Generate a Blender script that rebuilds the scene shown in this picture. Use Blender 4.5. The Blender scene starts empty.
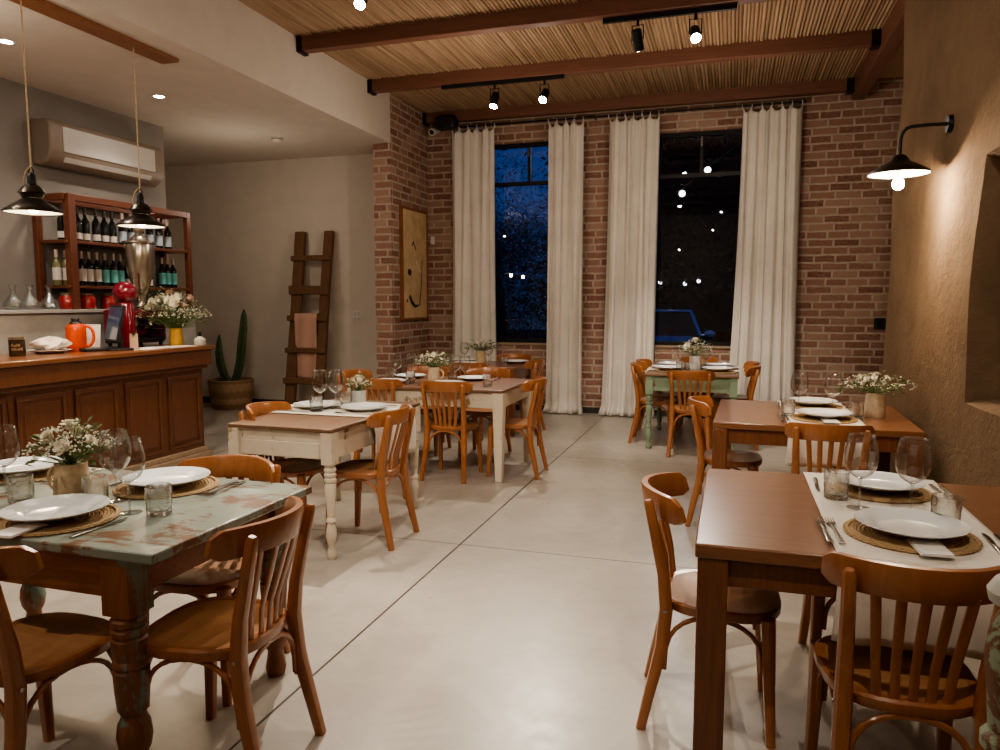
import bpy, bmesh, math, random
from math import sin, cos, pi, radians as R, sqrt, atan2
from mathutils import Vector as V, Matrix as MX, Euler
random.seed(7)
scene = bpy.context.scene
COL = scene.collection

# ------------------------------------------------------------------ materials
def nodes(name):
    m = bpy.data.materials.new(name); m.use_nodes = True
    nt = m.node_tree; nt.nodes.clear()
    out = nt.nodes.new('ShaderNodeOutputMaterial')
    return m, nt, out
def N(nt, t, **kw):
    n = nt.nodes.new(t)
    for k, v in kw.items():
        if k in n.inputs.keys(): n.inputs[k].default_value = v
        else: setattr(n, k, v)
    return n
def c4(c): return (c[0], c[1], c[2], 1.0)
def coords(nt, scale=(1,1,1), rot=(0,0,0), kind='Object'):
    tc = N(nt, 'ShaderNodeTexCoord'); mp = N(nt, 'ShaderNodeMapping')
    mp.inputs['Scale'].default_value = scale; mp.inputs['Rotation'].default_value = rot
    nt.links.new(tc.outputs[kind], mp.inputs['Vector'])
    return mp.outputs['Vector']
def ramp(nt, fac, stops):
    r = N(nt, 'ShaderNodeValToRGB'); e = r.color_ramp.elements
    while len(e) < len(stops): e.new(0.5)
    for i, (p, c) in enumerate(stops): e[i].position = p; e[i].color = c4(c)
    nt.links.new(fac, r.inputs['Fac']); return r.outputs['Color']
def noise(nt, vec, scale=5, detail=4, rough=.55, dist=0):
    n = N(nt, 'ShaderNodeTexNoise'); n.inputs['Scale'].default_value = scale; n.inputs['Detail'].default_value = detail
    n.inputs['Roughness'].default_value = rough; n.inputs['Distortion'].default_value = dist
    nt.links.new(vec, n.inputs['Vector']); return n.outputs['Fac']
def bump(nt, h, strength=.3, dist=.01, prev=None):
    b = N(nt, 'ShaderNodeBump'); b.inputs['Strength'].default_value = strength; b.inputs['Distance'].default_value = dist
    nt.links.new(h, b.inputs['Height'])
    if prev: nt.links.new(prev, b.inputs['Normal'])
    return b.outputs['Normal']
def mixc(nt, fac, a, b):
    m = N(nt, 'ShaderNodeMix', data_type='RGBA')
    nt.links.new(fac, m.inputs[0])
    for s, i in ((a, 6), (b, 7)):
        if isinstance(s, tuple): m.inputs[i].default_value = c4(s)
        else: nt.links.new(s, m.inputs[i])
    return m.outputs[2]
def bsdf(nt, out, col=None, rough=.5, metal=0, normal=None, coat=0, spec=.5, **kw):
    b = N(nt, 'ShaderNodeBsdfPrincipled')
    if col is not None:
        if isinstance(col, tuple): b.inputs['Base Color'].default_value = c4(col)
        else: nt.links.new(col, b.inputs['Base Color'])
    if isinstance(rough, (int, float)): b.inputs['Roughness'].default_value = rough
    else: nt.links.new(rough, b.inputs['Roughness'])
    b.inputs['Metallic'].default_value = metal
    b.inputs['Coat Weight'].default_value = coat; b.inputs['Coat Roughness'].default_value = .15
    b.inputs['Specular IOR Level'].default_value = spec
    for k, v in kw.items(): b.inputs[k.replace('_', ' ')].default_value = v
    if normal: nt.links.new(normal, b.inputs['Normal'])
    nt.links.new(b.outputs[0], out.inputs['Surface']); return b
def plain(name, c, rough=.5, metal=0, coat=0, var=.12, scale=30, bmp=0, **kw):
    m, nt, out = nodes(name); v = coords(nt)
    f = noise(nt, v, scale)
    lo = tuple(x*(1-var) for x in c); hi = tuple(min(1, x*(1+var)) for x in c)
    col = ramp(nt, f, [(.3, lo), (.7, hi)])
    nm = bump(nt, f, bmp, .004) if bmp else None
    bsdf(nt, out, col, rough, metal, nm, coat, **kw); return m
def wood(name, a, b, grain=(2, 30, 30), rough=.4, coat=.2, bmp=.12, dark=None):
    m, nt, out = nodes(name); v = coords(nt, grain)
    f = noise(nt, v, 1.6, 6, .6, 1.2)
    col = ramp(nt, f, [(.28, b), (.5, tuple((x+y)/2 for x, y in zip(a, b))), (.72, a)])
    if dark:
        f2 = noise(nt, coords(nt, (1.5, 1.5, 1.5)), 2.2, 5, .65)
        msk = ramp(nt, f2, [(.42, (0,0,0)), (.68, (1,1,1))])
        col = mixc(nt, msk, col, dark)
    bsdf(nt, out, col, rough, 0, bump(nt, f, bmp, .003), coat); return m
def worn(name, paint, under, grain=(2, 25, 25), amount=.5, rough=.55, paint2=None, sc=3.0):
    """old paint rubbed through to the wood below"""
    m, nt, out = nodes(name); v = coords(nt)
    n1 = noise(nt, v, sc, 8, .68, .4); n2 = noise(nt, coords(nt, grain), 1.5, 6, .6, 1)
    wcol = ramp(nt, n2, [(.3, tuple(x*.6 for x in under)), (.7, under)])
    p2 = paint2 or tuple(x*.8 for x in paint)
    pcol = ramp(nt, noise(nt, coords(nt, (1,1,1)), 2.0, 5, .6), [(.35, p2), (.62, paint)])
    ma = N(nt, 'ShaderNodeMath', operation='ADD'); nt.links.new(n1, ma.inputs[0])
    ms = N(nt, 'ShaderNodeMath', operation='MULTIPLY'); ms.inputs[1].default_value = .35; nt.links.new(n2, ms.inputs[0])
    nt.links.new(ms.outputs[0], ma.inputs[1])
    msk = ramp(nt, ma.outputs[0], [(amount+.13, (0,0,0)), (amount+.18, (1,1,1))])
    col = mixc(nt, msk, pcol, wcol)
    bsdf(nt, out, col, rough, 0, bump(nt, msk, .25, -.002, bump(nt, n2, .1, .002))); return m
def thin_glass(name, tint=(.96, .98, .97), base=.05, edge=.75, rough=.01, bmp=0):
    m, nt, out = nodes(name)
    t = N(nt, 'ShaderNodeBsdfTransparent'); t.inputs['Color'].default_value = c4(tint)
    g = N(nt, 'ShaderNodeBsdfGlossy'); g.inputs['Roughness'].default_value = rough
    lw = N(nt, 'ShaderNodeLayerWeight'); lw.inputs['Blend'].default_value = .5
    pw = N(nt, 'ShaderNodeMath', operation='POWER'); pw.inputs[1].default_value = 2.6
    nt.links.new(lw.outputs['Facing'], pw.inputs[0])
    mr = N(nt, 'ShaderNodeMapRange'); mr.inputs['To Min'].default_value = base; mr.inputs['To Max'].default_value = edge
    nt.links.new(pw.outputs[0], mr.inputs['Value'])
    mx = N(nt, 'ShaderNodeMixShader'); nt.links.new(mr.outputs[0], mx.inputs[0])
    nt.links.new(t.outputs[0], mx.inputs[1]); nt.links.new(g.outputs[0], mx.inputs[2])
    if bmp:
        b = bump(nt, noise(nt, coords(nt), 160, 2), bmp, .002); nt.links.new(b, g.inputs['Normal'])
    nt.links.new(mx.outputs[0], out.inputs['Surface']); return m
def real_glass(name, tint=(1, 1, 1), clear=.35, rough=0.0, ior=1.5):
    m, nt, out = nodes(name)
    g = N(nt, 'ShaderNodeBsdfGlass'); g.inputs['Color'].default_value = c4(tint); g.inputs['Roughness'].default_value = rough; g.inputs['IOR'].default_value = ior
    t = N(nt, 'ShaderNodeBsdfTransparent'); t.inputs['Color'].default_value = c4(tint)
    mx = N(nt, 'ShaderNodeMixShader'); mx.inputs[0].default_value = clear
    nt.links.new(g.outputs[0], mx.inputs[1]); nt.links.new(t.outputs[0], mx.inputs[2]); nt.links.new(mx.outputs[0], out.inputs['Surface']); return m
def emit(name, c, s):
    m, nt, out = nodes(name); e = N(nt, 'ShaderNodeEmission'); e.inputs['Color'].default_value = c4(c); e.inputs['Strength'].default_value = s
    nt.links.new(e.outputs[0], out.inputs['Surface']); return m
def brick_mat(name, swap):
    m, nt, out = nodes(name)
    tc = N(nt, 'ShaderNodeTexCoord'); sx = N(nt, 'ShaderNodeSeparateXYZ'); cx = N(nt, 'ShaderNodeCombineXYZ')
    nt.links.new(tc.outputs['Object'], sx.inputs[0])
    nt.links.new(sx.outputs['Y' if swap else 'X'], cx.inputs[0]); nt.links.new(sx.outputs['Z'], cx.inputs[1])
    w = noise(nt, cx.outputs[0], 9, 3); w2 = N(nt, 'ShaderNodeTexNoise'); w2.inputs['Scale'].default_value = 9; nt.links.new(cx.outputs[0], w2.inputs['Vector'])
    mm = N(nt, 'ShaderNodeVectorMath', operation='MULTIPLY_ADD'); mm.inputs[1].default_value = (.022, .018, 0)
    nt.links.new(w2.outputs['Color'], mm.inputs[0]); nt.links.new(cx.outputs[0], mm.inputs[2])
    bt = N(nt, 'ShaderNodeTexBrick'); nt.links.new(mm.outputs[0], bt.inputs['Vector'])
    bt.offset = .41; bt.offset_frequency = 2; bt.squash = .82; bt.squash_frequency = 3
    for k, v in (('Scale', 1), ('Brick Width', .29), ('Row Height', .0945), ('Mortar Size', .015), ('Mortar Smooth', .35), ('Bias', 0)): bt.inputs[k].default_value = v
    bt.inputs['Color1'].default_value = (0, 0, 0, 1); bt.inputs['Color2'].default_value = (1, 1, 1, 1); bt.inputs['Mortar'].default_value = (.5, .5, .5, 1)
    f = noise(nt, cx.outputs[0], 26, 5, .7)
    bc = ramp(nt, bt.outputs['Color'], [(0, (.19, .085, .065)), (.35, (.27, .135, .10)), (.7, (.34, .195, .15)), (1, (.42, .28, .215))])
    bc = mixc(nt, ramp(nt, f, [(.42, (0,0,0)), (.75, (.75,.75,.75))]), bc, (.35, .25, .19))
    mc = ramp(nt, noise(nt, cx.outputs[0], 14, 5, .7), [(.3, (.38, .30, .24)), (.7, (.54, .44, .36))])
    col = mixc(nt, bt.outputs['Fac'], bc, mc)
    inv = N(nt, 'ShaderNodeMath', operation='SUBTRACT'); inv.inputs[0].default_value = 1; nt.links.new(bt.outputs['Fac'], inv.inputs[1])
    n = bump(nt, inv.outputs[0], .7, .012, bump(nt, f, .4, .006))
    bsdf(nt, out, col, .9, 0, n, spec=.2); return m
def adobe_mat():
    m, nt, out = nodes('adobe plaster'); v = coords(nt)
    f = noise(nt, v, 1.6, 7, .65, .3); f2 = noise(nt, v, 28, 8, .72); f3 = noise(nt, v, 6, 6, .7, .6)
    col = ramp(nt, f, [(.3, (.175, .115, .07)), (.7, (.26, .175, .11))])
    col = mixc(nt, ramp(nt, f2, [(.5, (0,0,0)), (.8, (.5,.5,.5))]), col, (.17, .11, .065))
    nrm = bump(nt, f2, .7, .02, bump(nt, f3, .7, .05))
    bsdf(nt, out, col, .95, 0, nrm, spec=.15); return m
def floor_mat():
    m, nt, out = nodes('polished concrete'); v = coords(nt)
    f = noise(nt, v, .8, 8, .62, .5); f2 = noise(nt, v, 9, 7, .68); f3 = noise(nt, v, 90, 3)
    col = ramp(nt, f, [(.3, (.30, .265, .235)), (.55, (.385, .35, .31)), (.75, (.46, .42, .375))])
    col = mixc(nt, ramp(nt, f2, [(.45, (0,0,0)), (.75, (.55,.55,.55))]), col, (.30, .26, .215))
    # saw-cut joints
    sx = N(nt, 'ShaderNodeSeparateXYZ'); nt.links.new(v, sx.inputs[0])
    def line(axis, pos, pitch, w):
        a = N(nt, 'ShaderNodeMath', operation='SUBTRACT'); a.inputs[1].default_value = pos - pitch/2; nt.links.new(sx.outputs[axis], a.inputs[0])
        b = N(nt, 'ShaderNodeMath', operation='FLOORED_MODULO'); b.inputs[1].default_value = pitch; nt.links.new(a.outputs[0], b.inputs[0])
        c = N(nt, 'ShaderNodeMath', operation='SUBTRACT'); c.inputs[1].default_value = pitch/2; nt.links.new(b.outputs[0], c.inputs[0])
        d = N(nt, 'ShaderNodeMath', operation='ABSOLUTE'); nt.links.new(c.outputs[0], d.inputs[0])
        e = N(nt, 'ShaderNodeMath', operation='LESS_THAN'); e.inputs[1].default_value = w; nt.links.new(d.outputs[0], e.inputs[0])
        return e.outputs[0]
    mxn = N(nt, 'ShaderNodeMath', operation='MAXIMUM'); nt.links.new(line(0, -1.57, 3.3, .0055), mxn.inputs[0]); nt.links.new(line(1, 4.2, 2.75, .004), mxn.inputs[1])
    col = mixc(nt, mxn.outputs[0], col, (.045, .035, .028))
    rg = N(nt, 'ShaderNodeMapRange'); nt.links.new(f2, rg.inputs['Value']); rg.inputs['To Min'].default_value = .2; rg.inputs['To Max'].default_value = .42
    nrm = bump(nt, f3, .06, .002, bump(nt, mxn.outputs[0], .5, -.004))
    bsdf(nt, out, col, rg.outputs[0], 0, nrm, spec=.45); return m
def reed_mat():
    m, nt, out = nodes('cane reeds'); v = coords(nt, (26.5, .35, 1))
    f = noise(nt, v, 1, 3, .6); f2 = noise(nt, coords(nt, (60, 1.6, 1)), 1, 5, .7)
    col = ramp(nt, f, [(.25, (.21, .13, .08)), (.5, (.37, .25, .16)), (.75, (.50, .365, .245))])
    col = mixc(nt, ramp(nt, f2, [(.5, (0,0,0)), (.72, (.6,.6,.6))]), col, (.17, .09, .04))
    bsdf(nt, out, col, .7, 0, bump(nt, f2, .3, .004), spec=.25); return m
def weave_mat(name, a, b, ring=95, spoke=0):
    m, nt, out = nodes(name); v = coords(nt)
    w = N(nt, 'ShaderNodeTexWave', wave_type='RINGS', rings_direction='Z'); w.inputs['Scale'].default_value = ring/6.283; w.inputs['Distortion'].default_value = .6; w.inputs['Detail Scale'].default_value = 3
    nt.links.new(v, w.inputs['Vector'])
    f = noise(nt, v, 140, 3)
    col = ramp(nt, w.outputs['Fac'], [(.2, b), (.7, a)])
    col = mixc(nt, ramp(nt, f, [(.45, (0,0,0)), (.7, (.6,.6,.6))]), col, tuple(x*.55 for x in b))
    bsdf(nt, out, col, .85, 0, bump(nt, w.outputs['Fac'], .5, .004, bump(nt, f, .5, .003)), spec=.2); return m
def cloth_mat(name, c, rough=.95, sc=220, bmp=.25, sub=0):
    m, nt, out = nodes(name); v = coords(nt)
    f = noise(nt, v, sc, 2); g = noise(nt, v, 4, 4)
    col = ramp(nt, g, [(.3, tuple(x*.9 for x in c)), (.7, c)])
    bsdf(nt, out, col, rough, 0, bump(nt, f, bmp, .002), spec=.15, Sheen_Weight=.15); return m

MT = dict(
 brick=brick_mat('brick courses', False), brick_side=brick_mat('brick courses side', True),
 adobe=adobe_mat(), floor=floor_mat(), reed=reed_mat(),
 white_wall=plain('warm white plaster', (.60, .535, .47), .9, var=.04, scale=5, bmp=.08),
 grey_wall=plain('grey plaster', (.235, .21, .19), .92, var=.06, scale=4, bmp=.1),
 cream=plain('cream plaster', (.62, .47, .30), .9, var=.06, scale=8, bmp=.1),
 concrete=plain('light grey concrete', (.36, .345, .33), .85, var=.08, scale=7, bmp=.12),
 beam=wood('reddish beam timber', (.21, .09, .055), (.13, .055, .034), (1.2, 22, 22), .55, .1),
 beam_y=wood('reddish beam timber lengthwise', (.21, .09, .055), (.13, .055, .034), (22, 1.2, 22), .55, .1),
 dark_metal=plain('dark metal', (.02, .019, .018), .45, .6),
 gun=plain('gunmetal lamp enamel', (.06, .05, .04), .3, .85),
 chair=wood('honey varnished beech', (.385, .152, .056), (.275, .098, .033), (14, 14, 3), .32, .45, .05),
 chair_seat=wood('pressed seat panel', (.43, .215, .095), (.33, .15, .06), (6, 24, 6), .42, .25, .08),
 counter=wood('counter oak', (.175, .066, .029), (.11, .039, .017), (26, 26, 2.0), .42, .25),
 counter_top=wood('counter top oak', (.24, .098, .041), (.16, .06, .023), (26, 1.6, 26), .3, .5),
 plinth=plain('stone plinth', (.36, .27, .19), .8, var=.15, bmp=.2),
 shelf=wood('red brown shelf timber', (.17, .052, .024), (.10, .03, .015), (20, 2, 20), .45, .2),
 ladder=wood('rough old timber', (.19, .098, .048), (.11, .052, .026), (30, 30, 2.2), .85, 0, .5),
 brown_top=wood('brown varnished top', (.255, .112, .05), (.16, .064, .027), (1.6, 26, 26), .28, .4),
 brown_leg=wood('brown varnished frame', (.21, .078, .028), (.125, .042, .016), (26, 26, 1.8), .4, .3),
 rustic_top=wood('rustic plank top', (.19, .108, .058), (.11, .056, .028), (26, 1.8, 26), .5, .1, .3, (.17, .085, .042)),
 long_top=wood('long brown top', (.18, .084, .042), (.115, .047, .023), (1.8, 26, 26), .45, .3, .2),
 green_top=worn('peeling green blue paint top', (.20, .265, .245), (.20, .10, .052), (2, 25, 25), .57, .28, (.25, .27, .225), 4.2),
 green_leg=worn('green paint worn to wood', (.15, .23, .19), (.26, .10, .04), (25, 25, 2), .44, .5, (.17, .2, .15), 3.2),
 orange_frame=worn('orange brown apron', (.17, .19, .14), (.30, .115, .042), (2, 25, 25), .30, .45),
 white_paint=worn('chipped cream paint', (.62, .545, .44), (.30, .19, .10), (25, 25, 2), .635, .55, (.52, .44, .34), 6),
 pale_green=worn('pale green paint', (.25, .325, .225), (.22, .13, .07), (25, 25, 2), .60, .5, (.20, .27, .18), 4),
 post_green=worn('flaking green post paint', (.30, .36, .25), (.19, .08, .04), (9, 9, 5), .50, .5, (.25, .30, .21), 14),
 curtain=cloth_mat('cream linen curtain', (.76, .71, .65), sc=150),
 runner=cloth_mat('off white runner linen', (.70, .645, .57)),
 napkin=cloth_mat('white napkin', (.80, .77, .73)),
 towel=cloth_mat('dusty pink throw', (.56, .34, .26), sc=90, bmp=.5),
 china=plain('white china', (.78, .79, .79), .14, var=.02, coat=.4),
 mat_weave=weave_mat('woven straw mat', (.50, .35, .195), (.38, .25, .13), 300),
 basket=weave_mat('basket weave', (.42, .275, .165), (.28, .17, .095)),
 steel=plain('cutlery steel', (.55, .54, .52), .16, 1.0, var=.03),
 silver=plain('tarnished silver urn', (.52, .47, .40), .25, 1.0, var=.1, scale=8),
 glass=thin_glass('clear wine glass', (.985, .99, .99), .06, 1.0),
 crystal=thin_glass('cut crystal', (.93, .95, .95), .20, 1.0, .02, .8),
 cut=real_glass('cut crystal body', (.98, .99, .99), .25),
 pane=thin_glass('window pane', (.9, .93, .95), .05, .8, .0),
 jug=plain('speckled tan stoneware', (.56, .42, .27), .6, var=.2, scale=40, bmp=.08),
 jug_pale=plain('pale beige stoneware', (.58, .45, .31), .6, var=.12, scale=40),
 jug_yellow=plain('mustard glaze jug', (.62, .36, .06), .4, var=.12, scale=14),
 pot_white=plain('whitewashed pot', (.55, .54, .50), .7, var=.12, scale=30),
 leaf=plain('bouquet greens', (.10, .15, .05), .6, var=.4, scale=25),
 leaf_pale=plain('pale grey greens', (.24, .28, .16), .65, var=.3, scale=25),
 petal=plain('cream petals', (.78, .73, .60), .7, var=.08, scale=30),
 petal_pink=plain('dusty pink petals', (.55, .36, .27), .7, var=.2, scale=30),
 filler=plain('tiny white filler petals', (.72, .69, .58), .8, var=.1),
 cactus=plain('cactus green', (.055, .085, .035), .6, var=.4, scale=18, bmp=.2),
 soil=plain('potting soil', (.05, .035, .025), .95, bmp=.5),
 bottle=plain('dark wine glass', (.008, .010, .008), .08, coat=.3, var=.2),
 bottle_clear=plain('white wine glass', (.16, .15, .07), .08, coat=.4, var=.2),
 label_white=plain('white paper label', (.62, .58, .55), .7, var=.06, scale=60),
 label_blue=plain('pale blue paper label', (.42, .50, .58), .7, var=.06, scale=60),
 label_teal=plain('teal paper label', (.16, .50, .50), .7, var=.08, scale=60),
 label_ink=plain('grey label print', (.20, .20, .22), .8),
 capsule_pale=plain('pale capsule', (.42, .33, .28), .4, var=.1),
 capsule_dark=plain('dark capsule', (.03, .02, .02), .35),
 ac_white=plain('air conditioner plastic', (.50, .47, .44), .5, var=.03),
 ac_shade=plain('air conditioner shaded casing', (.24, .185, .145), .55, var=.05),  # shade of the end and underside painted in as darker brown
 orange=plain('orange jug plastic', (.55, .06, .002), .35, var=.05),
 black_plastic=plain('black plastic', (.012, .012, .014), .4),
 red=plain('cherry red enamel', (.15, .006, .018), .18, coat=.6, var=.05),
 red_food=plain('red preserve', (.40, .012, .014), .35, coat=.5, var=.3, scale=40),
 lid=plain('jar lid tin', (.45, .38, .27), .3, .9),
 screen=plain('dim blue screen', (.05, .085, .17), .15, coat=.4, var=.1, scale=6),
 paper=plain('white paper', (.76, .73, .68), .8, var=.03),
 card=plain('pinkish cardboard', (.52, .36, .27), .8, var=.08),
 bag=plain('clear plastic bag', (.72, .64, .58), .25, var=.12, scale=22, bmp=.5, coat=.3),
 tin=plain('dark coffee tin', (.055, .032, .022), .4, .4, var=.7, scale=26),
 tan_mark=plain('tan tin lettering', (.33, .22, .13), .5),
 canvas=plain('tan art panel', (.55, .40, .24), .75, var=.2, scale=5, bmp=.15),
 ink=plain('black brush ink', (.012, .01, .009), .6),
 white_ink=plain('pale brush paint', (.66, .56, .42), .7),
 frame_wood=wood('picture frame timber', (.28, .115, .045), (.19, .07, .026), (20, 20, 2), .5, .1),
 white_plastic=plain('white plastic', (.66, .62, .57), .45, var=.03),
 car=plain('blue car paint', (.03, .14, .55), .22, coat=.8, var=.03),
 car_glass=plain('dark car glass', (.006, .008, .014), .35, spec=.2),
 tyre=plain('tyre rubber', (.012, .012, .012), .8),
 night_leaf=plain('night foliage', (.022, .028, .03), .9, var=.5),
 ground=plain('night ground', (.018, .017, .016), .95, var=.3, scale=2),
 baseboard=plain('dark skirting', (.035, .03, .027), .6),
 bulb=emit('warm lamp glow', (1, .80, .52), 22), bulb_cold=emit('white lamp glow', (1, .90, .76), 160),
 shade_in=plain('white enamel reflector', (.85, .80, .70), .4, var=.02),
 festoon=emit('festoon bulb glow', (.95, .92, 1), 5),
)
# shade insides glow by emission, imitating the bulb's light on the enamel
MT['pend_in'] = emit('lit enamel', (1, .80, .50), 3.2)

MT['lamp_in'] = emit('brightly lit enamel', (1, .84, .60), 10)

# ------------------------------------------------------------------ geometry
class G:
    def __init__(s): s.v = []; s.f = []
    def add(s, vs, fs):
        o = len(s.v); s.v += [tuple(v) for v in vs]; s.f += [tuple(i+o for i in f) for f in fs]; return s
    def box(s, c, d, rot=None, M=None):
        x, y, z = d[0]/2, d[1]/2, d[2]/2
        vs = [V((a*x, b*y, e*z)) for e in (-1, 1) for b in (-1, 1) for a in (-1, 1)]
        if rot: vs = [Euler(rot).to_matrix() @ v for v in vs]
        vs = [v + V(c) for v in vs]
        if M: vs = [M @ v for v in vs]
        return s.add(vs, [(0,2,3,1), (4,5,7,6), (0,1,5,4), (2,6,7,3), (1,3,7,5), (0,4,6,2)])
    def bx(s, x0, x1, y0, y1, z0, z1): return s.box(((x0+x1)/2, (y0+y1)/2, (z0+z1)/2), (x1-x0, y1-y0, z1-z0))
    def tube(s, pts, r, n=8, flat=1.0, cap=True, up=None, power=1.0):
        """swept section; r number or list; flat squashes across; power<1 squares the section"""
        pts = [V(p) for p in pts]; k = len(pts); rr = r if isinstance(r, (list, tuple)) else [r]*k
        up0 = V(up) if up else None; prev = None; vs = []
        for i, p in enumerate(pts):
            t = (pts[min(i+1, k-1)] - pts[max(i-1, 0)]).normalized()
            if up0 is not None: a = up0 - t*up0.dot(t)
            elif prev is None: a = V((0, 0, 1)) if abs(t.z) < .9 else V((1, 0, 0)); a = a - t*a.dot(t)
            else: a = prev - t*prev.dot(t)
            if a.length < 1e-6: a = t.orthogonal()
            a.normalize(); prev = a; b = t.cross(a)
            for j in range(n):
                th = 2*pi*(j+.5)/n; ca, sa = cos(th), sin(th)
                ca = math.copysign(abs(ca)**power, ca); sa = math.copysign(abs(sa)**power, sa)
                vs.append(p + a*ca*rr[i] + b*sa*rr[i]*flat)
        fs = [(i*n+j, i*n+(j+1) % n, (i+1)*n+(j+1) % n, (i+1)*n+j) for i in range(k-1) for j in range(n)]
        if cap: fs += [tuple(range(n-1, -1, -1)), tuple(range((k-1)*n, k*n))]
        return s.add(vs, fs)
    def lathe(s, prof, n=24, c=(0,0,0), ripple=None, squash=(1,1), arc=1.0, a0=0):
        vs = []; m = n if arc >= 1 else n+1
        for i, (r, z) in enumerate(prof):
            for j in range(m):
                th = a0 + 2*pi*arc*j/n; q = r if not ripple else r*ripple(i, j, th)
                vs.append((c[0]+q*cos(th)*squash[0], c[1]+q*sin(th)*squash[1], c[2]+z))
        fs = []
        for i in range(len(prof)-1):
            for j in range(n):
                b = (j+1) % m
                fs.append((i*m+j, i*m+b, (i+1)*m+b, (i+1)*m+j))
        return s.add(vs, fs)
    def disc(s, c, r, n=20, z=None, flip=False, axis=None):
        vs = [V((r*cos(2*pi*j/n), r*sin(2*pi*j/n), 0)) for j in range(n)]
        if axis is not None:
            q = V((0,0,1)).rotation_difference(V(axis)); vs = [q @ v for v in vs]
        f = tuple(range(n)); return s.add([v+V(c) for v in vs], [f[::-1] if flip else f])
    def prism(s, poly, z0, z1):
        n = len(poly)
        vs = [(x, y, z0) for x, y in poly] + [(x, y, z1) for x, y in poly]
        return s.add(vs, [tuple(range(n-1, -1, -1)), tuple(range(n, 2*n))] + [(i, (i+1) % n, n+(i+1) % n, n+i) for i in range(n)])
    def grid(s, fn, nu, nv, wrap=False):
        vs = [fn(i/nu, j/nv) for j in range(nv+1) for i in range(nu+1)]
        w = nu+1
        return s.add(vs, [(j*w+i, j*w+i+1, (j+1)*w+i+1, (j+1)*w+i) for j in range(nv) for i in range(nu)])
    def ball(s, c, r, n=10, m=6, sq=(1,1,1)):
        vs = []
        for i in range(m+1):
            ph = pi*i/m
            for j in range(n): vs.append((c[0]+r*sq[0]*sin(ph)*cos(2*pi*j/n), c[1]+r*sq[1]*sin(ph)*sin(2*pi*j/n), c[2]+r*sq[2]*cos(ph)))
        return s.add(vs, [(i*n+j, (i+1)*n+j, (i+1)*n+(j+1) % n, i*n+(j+1) % n) for i in range(m) for j in range(n)])
    def tf(s, M):
        s.v = [tuple(M @ V(v)) for v in s.v]; return s
    def obj(s, name, mat, parent=None, loc=None, rz=0, bevel=0, seg=2, sharp=38, solid=0, sub=0, smooth=True):
        me = bpy.data.meshes.new(name); me.from_pydata(s.v, [], s.f); me.validate()
        bm = bmesh.new(); bm.from_mesh(me); bmesh.ops.remove_doubles(bm, verts=bm.verts, dist=1e-6)
        if not solid: bmesh.ops.recalc_face_normals(bm, faces=bm.faces)
        bm.to_mesh(me); bm.free()
        if smooth:
            me.polygons.foreach_set('use_smooth', [True]*len(me.polygons)); me.set_sharp_from_angle(angle=R(sharp))
        me.materials.append(MT[mat] if isinstance(mat, str) else mat); me.update()
        o = bpy.data.objects.new(name, me); COL.objects.link(o)
        if loc: o.location = loc
        o.rotation_euler.z = rz
        if parent: o.parent = parent
        if solid: md = o.modifiers.new('solid', 'SOLIDIFY'); md.thickness = solid; md.offset = 0
        if bevel: md = o.modifiers.new('bevel', 'BEVEL'); md.width = bevel; md.segments = seg; md.limit_method = 'ANGLE'; md.angle_limit = R(40)
        if sub: md = o.modifiers.new('sub', 'SUBSURF'); md.levels = sub; md.render_levels = sub
        return o
def tag(o, label=None, cat=None, group=None, kind=None):
    if label: o['label'] = label
    if cat: o['category'] = cat
    if group: o['group'] = group
    if kind: o['kind'] = kind
    return o
def thing(name, label, cat, loc=(0,0,0), rz=0, group=None):
    o = bpy.data.objects.new(name, None); COL.objects.link(o); o.empty_display_size = .05
    o.location = loc; o.rotation_euler.z = rz
    return tag(o, label, cat, group)
def struct(o, label=None): o['kind'] = 'structure'; return tag(o, label) if label else o
def kids(o): return [c for c in bpy.data.objects if c.parent is o]
def copy_tree(o, parent=None):
    c = o.copy(); COL.objects.link(c)
    if parent: c.parent = parent
    for ch in TREE.get(o.name) or kids(o): copy_tree(ch, c)
    return c
TREE = {}
class Proto:
    """first use takes the original, later uses take a copy with all its parts"""
    def __init__(s, root): s.root = root; s.used = False
    def place(s, loc, rz=0, label=None, group=None, cat=None, scale=None):
        o = copy_tree(s.root) if s.used else s.root
        s.used = True
        o.location = loc; o.rotation_euler = (0, 0, rz)
        if scale: o.scale = (scale,)*3
        return tag(o, label, cat, group)

# ------------------------------------------------------------------ room shell
BACK, WHITE_Y, LEFT, ADOBE, CEIL, SOFF, BULK = 9.86, 9.2, -6.24, 1.22, 4.10, 3.48, -4.133
FRONT = -3.2
struct(G().bx(-8.2, 2.6, FRONT, 10.06, -.12, 0).obj('floor', 'floor'), 'polished beige concrete floor with saw-cut joints')
W1, W2, WZ0, WZ1 = (-3.23, -2.13), (-1.04, .2), .94, 3.64
g = G()
for a, b in ((BULK-.3, W1[0]), (W1[1], W2[0]), (W2[1], 2.6)): g.bx(a, b, BACK, BACK+.2, 0, 4.3)
for w in (W1, W2): g.bx(w[0], w[1], BACK, BACK+.2, 0, WZ0); g.bx(w[0], w[1], BACK, BACK+.2, WZ1, 4.3)
struct(g.obj('wall_back', 'brick', smooth=False), 'exposed brick wall with two tall windows')
struct(G().bx(-4.37, BULK, 8.65, BACK, 0, 4.3).obj('wall_brick_side', 'brick_side', smooth=False), 'short brick return wall carrying the tall picture')
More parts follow.
